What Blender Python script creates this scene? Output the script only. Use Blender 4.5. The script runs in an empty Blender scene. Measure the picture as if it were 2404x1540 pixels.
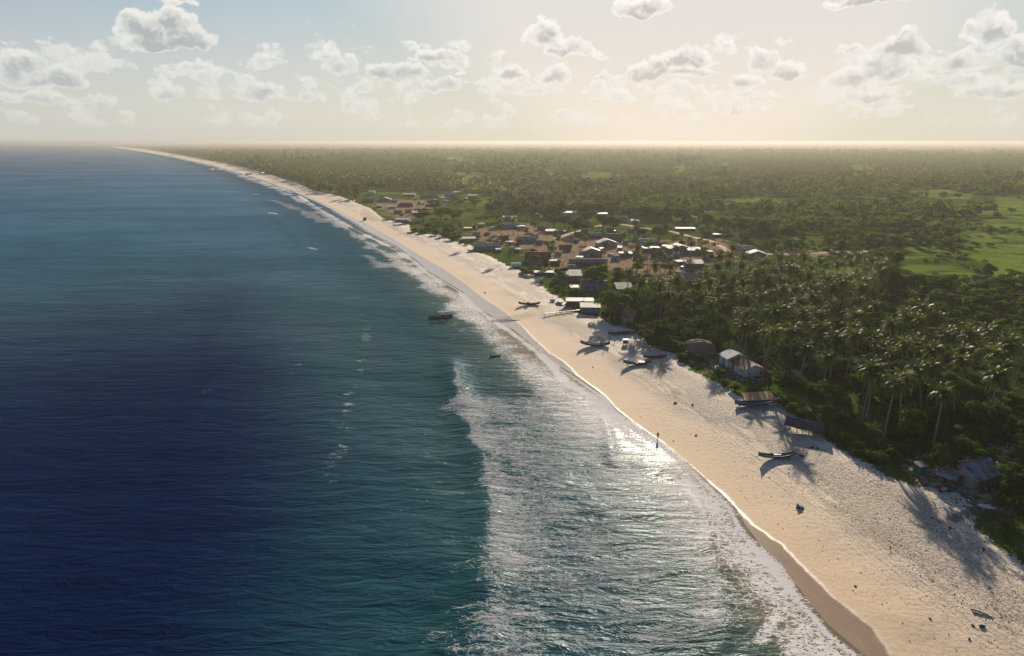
import bpy, math, random
import numpy as np
from mathutils import Vector, Matrix
R = math.radians
PI = math.pi
C = bpy.context.scene.collection
SC = bpy.context.scene
random.seed(7); rng = np.random.default_rng(7)

# ------------------------------------------------------------------ camera
CAM_H = 65.0
F = 1602.0                       # focal length in units of a 2404 px wide picture
PITCH = math.atan(438/1602)
cam = bpy.data.cameras.new('camera'); camo = bpy.data.objects.new('camera', cam); C.objects.link(camo)
camo.location = (0, 0, CAM_H); camo.rotation_euler = (PI/2-PITCH, 0, 0)
cam.sensor_width = 36; cam.lens = 36*F/2404; cam.clip_start = 0.5; cam.clip_end = 90000
SC.camera = camo
SP, CP = math.sin(PITCH), math.cos(PITCH)
def ray(px, py):
    u = (px-1202)/F; v = (770-py)/F
    return u, CP+v*SP, -SP+v*CP
def at(px, py, z=1.5):
    """where the line of sight through a photo point meets height z"""
    x, y, dz = ray(px, py); t = (z-CAM_H)/dz
    return x*t, y*t
def proj(x, y, z=1.5):
    """display position of world points (for knowing which field or grove a spot lies in)"""
    f = y*CP-(z-CAM_H)*SP; up = y*SP+(z-CAM_H)*CP
    f = np.where(f < 1, 1, f)
    return 1202+F*x/f, 770-F*up/f
def mpp(px, py, z=1.5):          # metres per display pixel at a ground point
    x, y = at(px, py, z); return (y*CP-(z-CAM_H)*SP)/F

# ------------------------------------------------------------------ node helpers
class NT:
    def __init__(s, tree): s.t = tree; s.t.nodes.clear()
    def n(s, typ, props=None, ins=None):
        nd = s.t.nodes.new(typ)
        for k, v in (props or {}).items(): setattr(nd, k, v)
        for k, v in (ins or {}).items():
            if v is None: continue
            sk = nd.inputs[k]
            if isinstance(v, bpy.types.NodeSocket): s.t.links.new(v, sk)
            else: sk.default_value = v
        return nd
    def m(s, op, a, b=None, c=None, clamp=False):
        return s.n('ShaderNodeMath', {'operation': op, 'use_clamp': clamp}, {0: a, 1: b, 2: c}).outputs[0]
    def v(s, op, a, b=None, out=0):
        return s.n('ShaderNodeVectorMath', {'operation': op}, {0: a, 1: b}).outputs[out]
    def vs(s, a, k):
        return s.n('ShaderNodeVectorMath', {'operation': 'SCALE'}, {0: a, 'Scale': k}).outputs[0]
    def mix(s, f, a, b, mode='MIX'):
        nd = s.n('ShaderNodeMix', {'data_type': 'RGBA', 'blend_type': mode}, {0: f, 6: a, 7: b}); return nd.outputs[2]
    def mr(s, x, a, b, c=0.0, d=1.0, smooth=True):
        return s.n('ShaderNodeMapRange', {'interpolation_type': 'SMOOTHSTEP' if smooth else 'LINEAR', 'clamp': True},
                   {0: x, 1: a, 2: b, 3: c, 4: d}).outputs[0]
    def noise(s, vec, scale, detail=3, rough=.55, dist=0, dim='3D', out=0, lac=2.0):
        return s.n('ShaderNodeTexNoise', {'noise_dimensions': dim},
                   {'Vector': vec, 'Scale': scale, 'Detail': detail, 'Roughness': rough, 'Distortion': dist, 'Lacunarity': lac}).outputs[out]
    def attr(s, name, out='Fac'):
        return s.n('ShaderNodeAttribute', {'attribute_name': name}).outputs[out]
    def bump(s, h, strength=1, dist=.1, nrm=None):
        return s.n('ShaderNodeBump', None, {'Height': h, 'Strength': strength, 'Distance': dist, 'Normal': nrm}).outputs[0]
def c4(c): return (c[0], c[1], c[2], 1)
def newmat(name):
    m = bpy.data.materials.new(name); m.use_nodes = True; return m, NT(m.node_tree)
def pbsdf(T, **k):
    names = {'col': 'Base Color', 'rough': 'Roughness', 'nrm': 'Normal', 'metal': 'Metallic', 'spec': 'Specular IOR Level', 'ior': 'IOR', 'coat': 'Coat Weight'}
    b = T.n('ShaderNodeBsdfPrincipled', None, {names[a]: b for a, b in k.items()})
    return b
def out(T, sh): T.n('ShaderNodeOutputMaterial', None, {0: sh})

# ------------------------------------------------------------------ world, sun, exposure
SUN_EL, SUN_AZ = R(16), R(13.5)       # azimuth measured from the view direction (+Y) towards +X
SUNV = (math.sin(SUN_AZ)*math.cos(SUN_EL), math.cos(SUN_AZ)*math.cos(SUN_EL), math.sin(SUN_EL))
SKY_K = 0.050
HAZE = 0.00013
SC.view_settings.view_transform = 'Standard'; SC.view_settings.look = 'None'
SC.view_settings.exposure = 0.75; SC.view_settings.gamma = 1.0
sun = bpy.data.lights.new('sun', 'SUN'); sun.energy = 5.0; sun.angle = R(.53); sun.color = (1, .87, .69)
suno = bpy.data.objects.new('sun', sun); C.objects.link(suno)
suno.rotation_euler = Vector(SUNV).to_track_quat('Z', 'Y').to_euler()

def azel(px, py):
    x, y, z = ray(px, py)
    return math.atan2(x, y), math.atan2(z, math.hypot(x, y))
CLOUDS = [  # display x, y, half width, half height, weight
 (335,75,70,42,1),(395,60,60,46,1),(440,100,85,38,1),(370,108,90,22,.9),(60,150,62,44,1),(110,190,95,36,1),(20,180,50,40,.8),
 (1505,25,75,34,1),(1280,85,50,48,1),(1325,118,68,32,.9),(1610,140,62,36,1),(1535,170,62,36,.9),(1600,172,95,16,.7),
 (1785,150,44,40,1),(1760,195,60,30,.8),(1850,170,50,34,.9),(2110,120,62,44,1),(2080,170,80,44,.9),(1985,190,70,34,.7),
 (2320,75,66,56,1),(2270,150,110,34,.9),(2395,130,60,56,1),(2250,190,120,26,.7),(2000,5,95,16,.9),(2120,-6,95,14,.9),(420,8,70,14,.6),
 (930,178,85,32,.95),(1000,205,110,28,.75),(860,205,60,30,.7),(775,130,34,30,.55),(800,160,60,34,.6),(1035,138,66,22,.8),(1060,150,60,18,.6),
 (650,140,44,14,.6),(460,160,60,16,.55),(530,172,50,14,.5),(405,222,56,28,.65),(620,222,80,28,.65),(700,230,70,22,.55),
 (1205,175,34,24,.9),(1300,182,52,32,.85),(1250,215,110,28,.65),(1570,215,90,22,.6),(1985,116,44,14,.5),(1400,215,60,22,.5),(1130,195,50,20,.5),
 (1780,225,90,20,.6),(2050,225,110,22,.6),(2330,215,120,26,.7),(150,240,160,22,.6),(40,230,90,22,.6)]
W = bpy.data.worlds.new("World"); SC.world = W; W.use_nodes = True
T = NT(W.node_tree)
sky = T.n('ShaderNodeTexSky', {'sky_type': 'NISHITA', 'sun_disc': False, 'sun_elevation': SUN_EL, 'sun_rotation': SUN_AZ,
          'altitude': 60, 'air_density': 1.0, 'dust_density': 3.5, 'ozone_density': 1.3}).outputs[0]
lum = T.n('ShaderNodeRGBToBW', None, {0: sky}).outputs[0]
sky = T.vs(T.v('MULTIPLY', sky, (.52, .93, 1.42)), T.m('POWER', T.m('ADD', 1.0, T.m('POWER', T.m('DIVIDE', lum, 7.5), 2.0)), -.5))
gen = T.n('ShaderNodeTexCoord').outputs['Generated']
gen = T.v('NORMALIZE', gen)
sx = T.n('ShaderNodeSeparateXYZ', None, {0: gen})
gx, gy, gz = sx.outputs
az = T.m('ARCTAN2', gx, gy)
el = T.m('ARCSINE', gz)
p2 = T.n('ShaderNodeCombineXYZ', None, {0: az, 1: el}).outputs[0]
warp = T.noise(p2, 22, 3, .6, out=1, dim='2D')
warp = T.vs(T.v('SUBTRACT', warp, (.5, .5, .5)), .022)
q = T.v('ADD', p2, warp)
D = None; YS = 0.0; VS = .02
for (cx, cy, hw, hh, wt) in CLOUDS:
    a, e = azel(cx, cy); a2, _ = azel(cx+hw, cy); _, e2 = azel(cx, cy-hh)
    w_, h_ = abs(a2-a)*1.17, abs(e2-e)*1.17
    d = T.v('MULTIPLY', T.v('SUBTRACT', q, (a, e, 0)), (1/w_, 1/h_, 0))
    s_ = T.n('ShaderNodeSeparateXYZ', None, {0: d})
    yy = T.m('MAXIMUM', s_.outputs[1], T.m('MULTIPLY', s_.outputs[1], -1.9))
    v = T.m('MULTIPLY_ADD', s_.outputs[0], s_.outputs[0], T.m('MULTIPLY', yy, yy))
    v = T.m('MULTIPLY', T.m('SUBTRACT', 1.0, v), wt)
    vp = T.m('MAXIMUM', v, 0.0); YS = T.m('MULTIPLY_ADD', vp, s_.outputs[1], YS); VS = T.m('ADD', VS, vp)
    D = v if D is None else T.m('SMOOTH_MAX', D, v, .12)
D = T.m('MAXIMUM', D, -1.8)
# low bank of small cumulus toward the horizon
ps = T.v('MULTIPLY', p2, (1, 3.0, 1))
bank = T.noise(ps, 9, 4, .6, dim='2D')
bandm = T.m('MULTIPLY', T.mr(el, R(9), R(5)), T.mr(el, R(.3), R(2)))
bank = T.m('MULTIPLY', T.m('SUBTRACT', bank, .41), T.m('MULTIPLY', bandm, 4.0))
bank = T.m('MINIMUM', bank, .5)
D = T.m('MAXIMUM', D, T.m('SUBTRACT', bank, .22))
def cauli(v):
    a_ = T.n('ShaderNodeTexVoronoi', {'feature': 'SMOOTH_F1', 'voronoi_dimensions': '2D'}, {'Vector': v, 'Scale': 24, 'Smoothness': .25}).outputs[0]
    b_ = T.n('ShaderNodeTexVoronoi', {'feature': 'SMOOTH_F1', 'voronoi_dimensions': '2D'}, {'Vector': v, 'Scale': 58, 'Smoothness': .25}).outputs[0]
    c_ = T.n('ShaderNodeTexVoronoi', {'feature': 'F1', 'voronoi_dimensions': '2D'}, {'Vector': v, 'Scale': 135}).outputs[0]
    return T.m('ADD', T.m('MULTIPLY_ADD', a_, 1.0, T.m('MULTIPLY', b_, .55)), T.m('MULTIPLY', c_, .28))
qw = T.v('ADD', q, T.vs(T.v('SUBTRACT', T.noise(p2, 55, 4, .65, out=1, dim='2D'), (.5, .5, .5)), .018))
qw = T.v('MULTIPLY', qw, (1, 1.15, 0))
b1 = cauli(qw); b2 = cauli(T.v('ADD', qw, (.0025, .0075, 0)))
f1 = T.noise(q, 17, 7, .60, dim='2D')
dens = T.m('ADD', T.m('MULTIPLY', D, 1.3), T.m('MULTIPLY', T.m('SUBTRACT', f1, .5), 1.1))
dens = T.m('SUBTRACT', dens, T.m('MULTIPLY', T.m('SUBTRACT', b1, .55), .85))
alpha = T.mr(dens, -.02, .42)
thick = T.mr(dens, .1, 1.3)
relief = T.m('MULTIPLY', T.m('SUBTRACT', b2, b1), 1.5)
yrel = T.m('DIVIDE', YS, VS)
sd = T.v('DOT_PRODUCT', gen, SUNV, out=1)
near = T.m('POWER', T.m('MAXIMUM', sd, 0.0), 11.0)
lit = T.mix(near, (10.0, 9.9, 9.3, 1), (12.2, 11.6, 10.8, 1))
core = T.mix(near, (5.4, 5.8, 5.9, 1), (7.5, 6.9, 6.3, 1))
shade = T.m('MULTIPLY', thick, T.mr(yrel, .8, -.2, .25, 1.25))
shade = T.m('SUBTRACT', shade, T.m('MULTIPLY', relief, T.m('MULTIPLY_ADD', thick, .8, .25)), clamp=True)
ccol = T.mix(shade, lit, core)
lowfade = T.mr(el, R(.3), R(9))
alpha = T.m('MULTIPLY', alpha, T.m('MULTIPLY_ADD', lowfade, .55, .45))
alpha = T.m('MULTIPLY', alpha, T.mr(el, R(.2), R(2.0)))
# thin high haze veil that whitens the air around and under the sun
veilf = T.m('MULTIPLY', T.mr(el, R(20), R(1)), .75)
veilf = T.m('MAXIMUM', veilf, T.m('MULTIPLY', near, 1.5, clamp=True))
warm = T.mr(el, R(10), R(0))
nearw = T.m('POWER', T.m('MAXIMUM', sd, 0.0), 5.0)
veilc = T.mix(T.m('MULTIPLY', warm, T.m('MULTIPLY_ADD', nearw, .85, .15)), T.mix(nearw, (8.7, 8.8, 8.3, 1), (9.5, 8.9, 8.4, 1)), (11.3, 9.8, 8.0, 1))
skyc = T.mix(veilf, sky, veilc)
fin = T.mix(alpha, skyc, ccol)
bg = T.n('ShaderNodeBackground', None, {0: fin, 1: SKY_K})
T.n('ShaderNodeOutputWorld', None, {0: bg.outputs[0]})
W.cycles.sampling_method = 'MANUAL'; W.cycles.sample_map_resolution = 512
cy = SC.cycles
cy.use_denoising = True; cy.max_bounces = 6; cy.diffuse_bounces = 2; cy.glossy_bounces = 3; cy.transmission_bounces = 4
cy.transparent_max_bounces = 6; cy.volume_bounces = 1; cy.sample_clamp_indirect = 6; cy.caustics_reflective = False; cy.caustics_refractive = False

# ------------------------------------------------------------------ object helpers
def tag(o, label=None, cat=None, group=None, kind=None):
    if label: o['label'] = label
    if cat: o['category'] = cat
    if group: o['group'] = group
    if kind: o['kind'] = kind
    return o
def empty(name, loc, rz=0, s=1):
    o = bpy.data.objects.new(name, None); C.objects.link(o); o.location = loc; o.rotation_euler = (0, 0, rz); o.scale = (s, s, s)
    o.empty_display_size = .3
    return o
def link(name, me, parent=None, loc=None):
    o = bpy.data.objects.new(name, me); C.objects.link(o)
    if parent is not None: o.parent = parent
    if loc is not None: o.location = loc
    return o
def npmesh(name, V, Fc, mat, smooth=False, attrs=None):
    """V (n,3); Fc (m,k) array or list of arrays of equal-length faces"""
    me = bpy.data.meshes.new(name)
    fl = Fc if isinstance(Fc, list) else [Fc]
    fl = [np.asarray(f, dtype=np.int32) for f in fl if len(f)]
    loops = np.concatenate([f.ravel() for f in fl]); counts = np.concatenate([np.full(len(f), f.shape[1], np.int32) for f in fl])
    starts = np.concatenate([[0], np.cumsum(counts)[:-1]]).astype(np.int32)
    V = np.asarray(V, dtype=np.float32)
    me.vertices.add(len(V)); me.vertices.foreach_set('co', V.ravel())
    me.loops.add(len(loops)); me.loops.foreach_set('vertex_index', loops)
    me.polygons.add(len(counts)); me.polygons.foreach_set('loop_start', starts); me.polygons.foreach_set('loop_total', counts)
    me.polygons.foreach_set('use_smooth', np.full(len(counts), smooth))
    for k, a in (attrs or {}).items():
        at_ = me.attributes.new(k, 'FLOAT', 'POINT'); at_.data.foreach_set('value', np.asarray(a, dtype=np.float32))
    me.update(calc_edges=True); me.validate()
    if mat: me.materials.append(mat)
    return me
class MB:
    """collects simple shapes and becomes ONE mesh"""
    def __init__(s): s.v = []; s.f = []
    def add(s, vs, fs):
        k = len(s.v); s.v += [tuple(a) for a in vs]; s.f += [tuple(i+k for i in f) for f in fs]
    def box(s, c, d, rz=0, rx=0, ry=0):
        M = Matrix.Translation(c) @ Matrix.Rotation(rz, 4, 'Z') @ Matrix.Rotation(ry, 4, 'Y') @ Matrix.Rotation(rx, 4, 'X')
        vs = [M @ Vector((x*d[0]/2, y*d[1]/2, z*d[2]/2)) for x in (-1, 1) for y in (-1, 1) for z in (-1, 1)]
        s.add(vs, [(0,1,3,2),(4,6,7,5),(0,4,5,1),(2,3,7,6),(0,2,6,4),(1,5,7,3)])
    def tube(s, pts, rad, n=7, cap=True):
        pts = [Vector(p) for p in pts]; rr = rad if isinstance(rad, (list, tuple)) else [rad]*len(pts)
        k = len(s.v); 
        for i, p in enumerate(pts):
            d = (pts[min(i+1, len(pts)-1)]-pts[max(i-1, 0)]).normalized()
            a = d.orthogonal().normalized() if i == 0 else (a-d*a.dot(d)).normalized(); b = d.cross(a)
            for j in range(n):
                t = 2*PI*j/n; s.v.append(tuple(p+(a*math.cos(t)+b*math.sin(t))*rr[i]))
        for i in range(len(pts)-1):
            for j in range(n):
                s.f.append((k+i*n+j, k+i*n+(j+1) % n, k+(i+1)*n+(j+1) % n, k+(i+1)*n+j))
        if cap: s.f.append(tuple(k+j for j in range(n))[::-1]); s.f.append(tuple(k+(len(pts)-1)*n+j for j in range(n)))
    def prism(s, poly, a, b, axis='y'):
        """poly: list of 2-D points, extruded a..b along axis"""
        k = len(s.v); n = len(poly)
        for q in (a, b):
            for (x, z) in poly: s.v.append((x, q, z) if axis == 'y' else ((q, x, z) if axis == 'x' else (x, z, q)))
        s.f.append(tuple(k+i for i in range(n))); s.f.append(tuple(k+n+i for i in range(n))[::-1])
        for i in range(n): j = (i+1) % n; s.f.append((k+i, k+n+i, k+n+j, k+j))
    def mesh(s, name, mat, smooth=False):
        me = bpy.data.meshes.new(name); me.from_pydata(s.v, [], s.f); me.update()
        import bmesh
        bm = bmesh.new(); bm.from_mesh(me); bmesh.ops.recalc_face_normals(bm, faces=bm.faces); bm.to_mesh(me); bm.free()
        if smooth: me.polygons.foreach_set('use_smooth', [True]*len(me.polygons))
        me.materials.append(mat); return me
    def build(s, name, mat, parent=None, smooth=False, loc=None):
        return link(name, s.mesh(name, mat, smooth), parent, loc)

# ------------------------------------------------------------------ curves of the shore (display points on the water level)
Wd = [(255,345),(294,350.5),(344,358),(407,369),(500,389),(570,410),(625,427),(687,450),(734,471),(775,491),(824,519),(861,543),(926,577),(975,612),(1000,635),(1040,660),(1083,686),(1112,718),(1162,751),(1200,775),(1237,805),(1293,851),(1320,868),(1360,893),(1412,930),(1440,962),(1492,1002),(1552,1044),(1586,1070),(1640,1120),(1695,1172),(1716,1194),(1736,1232),(1773,1281),(1820,1325),(1839,1354),(1885,1414),(1928,1468),(2012,1540)]
Dd = [(255,344),(294,348.5),(344,356),(407,367),(500,387),(571,408),(626,424),(688,446),(735,466),(776,485),(826,511),(870,532),(926,564),(983,599),(1046,637),(1095,670),(1137,703),(1185,734),(1231,772),(1248,791),(1291,830),(1323,849),(1362,886),(1416,924),(1440,953),(1492,994),(1552,1036),(1586,1063),(1640,1110),(1700,1160),(1728,1190),(1768,1232),(1839,1283),(1874,1321),(1928,1375),(1956,1405),(2050,1478),(2087,1540)]
Gd = [(269,343),(340,350),(400,360),(480,375),(560,390),(640,412),(700,432),(735,447),(800,462),(870,490),(900,515),(960,528),(965,545),(1040,555),(1060,567),(1110,577),(1112,592),(1150,602),(1190,625),(1235,642),(1290,645),(1262,662),(1290,690),(1325,706),(1355,738),(1400,745),(1440,765),(1480,772),(1502,790),(1555,824),(1592,834),(1588,852),(1625,872),(1662,892),(1700,908),(1740,934),(1760,930),(1830,948),(1852,966),(1900,1005),(1935,1032),(1985,1065),(2035,1095),(2070,1116),(2140,1142),(2205,1150),(2245,1165),(2290,1200),(2275,1235),(2335,1278),(2404,1328)]
far_close = [(-4300, 9400), (-6000, 14000), (-14500, 31000), (40000, 31000), (40000, -300), (140, -300), (110, -60)]
def wpoly(pts, z): return np.array([at(a, b, z) for a, b in pts])
Wc = wpoly(Wd, 0); Dc = wpoly(Dd, .1); Gc = wpoly(Gd, 1.3)
Wc = np.vstack([Wc, [(57,55),(72,20),(92,-20),(120,-80)]]); Dc = np.vstack([Dc, [(62,55),(77,20),(97,-20),(125,-80)]])
Gc = np.vstack([Gc, [(112,80),(125,50),(135,0),(160,-80)]])
tail = np.array([(40000, -300), (40000, 31000), (-14500, 31000), (-6000, 14000), (-4300, 9400)], float)
def closed(c): return np.vstack([c, [(c[-1][0], -300)], tail])
def seg_dist(P, L, close=False):
    P = np.asarray(P, float); best = np.full(len(P), 1e18)
    n = len(L) if close else len(L)-1
    for i in range(n):
        a = L[i]; b = L[(i+1) % len(L)]; ab = b-a; t = np.clip(((P-a) @ ab)/max(ab @ ab, 1e-9), 0, 1)
        d = P-a-t[:, None]*ab; best = np.minimum(best, (d*d).sum(1))
    return np.sqrt(best)
def inside(P, L):
    P = np.asarray(P, float); x, y = P[:, 0], P[:, 1]; r = np.zeros(len(P), bool); n = len(L)
    for i in range(n):
        x1, y1 = L[i]; x2, y2 = L[(i+1) % n]
        if y1 == y2: continue
        c = ((y1 > y) != (y2 > y)) & (x < (x2-x1)*(y-y1)/(y2-y1)+x1); r ^= c
    return r
def sdist(P, L):                     # + inside
    d = seg_dist(P, L, True); return np.where(inside(P, L), d, -d)
WP, DP, GP = closed(Wc), closed(Dc), closed(Gc)
def vnoise(x, y, s, seed=0):
    """cheap smooth value noise"""
    x = np.asarray(x)/s; y = np.asarray(y)/s; xi = np.floor(x).astype(np.int64); yi = np.floor(y).astype(np.int64); fx = x-xi; fy = y-yi
    def h(a, b):
        k = (a*374761393+b*668265263+seed*974711) & 0x7fffffff; k = ((k ^ (k >> 13))*1274126177) & 0x7fffffff; return ((k ^ (k >> 16)) & 0xffff)/65535.
    fx = fx*fx*(3-2*fx); fy = fy*fy*(3-2*fy)
    return (h(xi, yi)*(1-fx)+h(xi+1, yi)*fx)*(1-fy)+(h(xi, yi+1)*(1-fx)+h(xi+1, yi+1)*fx)*fy
def fbm(x, y, s, seed=0, o=4):
    a = 0; w = .5; t = 0
    for i in range(o): a = a+w*vnoise(x, y, s/2**i, seed+i*17); t += w; w *= .5
    return a/t
def sstep(x, a, b): t = np.clip((x-a)/(b-a), 0, 1); return t*t*(3-2*t)
def ground_z(P):
    P = np.atleast_2d(np.asarray(P, float)); dW = sdist(P, WP)
    land = 1.5*sstep(dW, 0, 26)+.05*np.clip(dW, 0, 4)/4
    sea = np.maximum(dW*.05, -3)
    z = np.where(dW > 0, land, sea)
    inl = sstep(dW, 60, 400)
    z += inl*(fbm(P[:, 0], P[:, 1], 160, 3, 3)-.5)*3.0
    z += np.where(dW > 2, (fbm(P[:, 0], P[:, 1], 9, 5, 3)-.5)*.35*sstep(dW, 4, 16), 0)
    return z
def gz(x, y): return float(ground_z([(x, y)])[0])
def place(px, py, it=3):
    z = 1.5
    for _ in range(it): x, y = at(px, py, z); z = gz(x, y)
    return x, y, z

def polar(a0, a1, na, r0, r1, nr):
    A = np.linspace(R(a0), R(a1), na); Rr = np.exp(np.linspace(math.log(r0), math.log(r1), nr))
    rr, aa = np.meshgrid(Rr, A, indexing='ij')
    V = np.stack([rr*np.sin(aa), rr*np.cos(aa)], -1).reshape(-1, 2)
    i, j = np.meshgrid(np.arange(nr-1), np.arange(na-1), indexing='ij'); k = (i*na+j).ravel()
    Fq = np.stack([k, k+na, k+na+1, k+1], -1)[:, ::-1]
    return V, Fq
def dpoly(pts, z=1.5): return np.array([at(a, b, z) for a, b in pts])

# fields and bare earth, as outlines on the ground
MEADOWS = [[(1630,474),(1700,464),(1790,461),(1838,468),(1832,484),(1760,492),(1680,490)],
 [(2235,560),(2300,548),(2404,552),(2440,640),(2360,640),(2290,612),(2240,592)],[(2072,552),(2120,544),(2180,552),(2210,562),(2150,566),(2090,562)],
 [(2121,446),(2200,442),(2280,456),(2290,468),(2180,464),(2120,456)],[(2110,485),(2200,480),(2250,490),(2230,498),(2130,496)],
 [(1258,400),(1300,396),(1336,402),(1336,413),(1270,412)],[(1061,405),(1110,402),(1133,408),(1120,415),(1065,413)],[(1290,427),(1350,422),(1402,430),(1390,437),(1300,436)],
 [(2080,640),(2130,622),(2230,622),(2290,640),(2280,668),(2200,672),(2120,668)],[(1905,630),(1960,624),(2030,630),(2020,650),(1930,648)],
 [(2200,500),(2404,470),(2404,490),(2300,506)],[(2000,440),(2060,436),(2090,444),(2020,448)],[(2300,515),(2404,510),(2404,530),(2310,528)],[(1790,402),(1850,398),(1900,404),(1820,409)],
 [(2290,665),(2404,655),(2404,680),(2320,684)],
 [(1500,408),(1600,402),(1640,410),(1560,418)],[(1840,446),(1930,440),(1950,450),(1870,456)],[(2060,585),(2200,575),(2240,600),(2120,610)],[(1840,560),(1920,552),(1960,562),(1900,572)],[(1180,385),(1260,380),(1290,388),(1220,392)],[(1440,380),(1560,376),(1580,384),(1470,388)],[(1900,476),(1990,468),(2040,478),(1950,488)],[(2300,586),(2420,560),(2420,660),(2330,650)],[(1560,505),(1640,500),(1660,510),(1590,515)],[(760,392),(860,386),(880,392),(800,398)]]
_rm = random.Random(12)
for _ in range(22):                   # many small clearings on the plain
    _x = _rm.uniform(1050, 2420); _y = 362+(_rm.random()**1.3)*(235 if _x > 1850 else 120); _w = _rm.uniform(22, 60)*(.6+(_y-350)/160); _h = _w*_rm.uniform(.20, .30)
    MEADOWS.append([(_x+math.cos(t*PI/5)*_w*_rm.uniform(.75, 1.15), _y+math.sin(t*PI/5)*_h*_rm.uniform(.75, 1.15)) for t in range(10)])
DIRTS = [[(870,478),(930,468),(1010,470),(1030,480),(980,510),(940,520),(905,500)],[(1090,550),(1130,535),(1250,520),(1300,545),(1400,560),(1500,575),(1600,560),(1690,560),(1760,590),(1800,605),(1700,615),(1640,640),(1640,675),(1560,665),(1480,640),(1400,640),(1330,620),(1290,600),(1240,585),(1180,580),(1120,565)],
 [(2130,1080),(2200,1050),(2290,1045),(2420,1035),(2430,1150),(2330,1175),(2270,1200),(2200,1150),(2150,1130)],[(1640,838),(1685,830),(1700,870),(1760,885),(1800,890),(1790,900),(1720,895),(1660,872),(1620,850)],
 [(1840,596),(1900,586),(1965,588),(1960,600),(1860,604)],[(1240,600),(1340,590),(1400,600),(1430,630),(1330,636),(1250,625)]]
ROAD = [(1300,560),(1380,536),(1440,524),(1465,528),(1507,535),(1577,543),(1621,555),(1665,565),(1700,582),(1715,592),(1760,598),(1840,597),(1965,593),(2060,590)]
PATHS = [[(1232,545),(1250,560),(1290,572),(1300,582),(1285,596),(1330,606),(1400,612)],[(1290,596),(1300,580),(1320,570),(1380,566)],[(1480,640),(1530,620),(1600,612),(1700,600)],[(930,500),(960,492),(1000,486),(1040,480)]]
CREEK = [(1165,748),(1200,745),(1240,738),(1290,728),(1330,722),(1370,712)]

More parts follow.
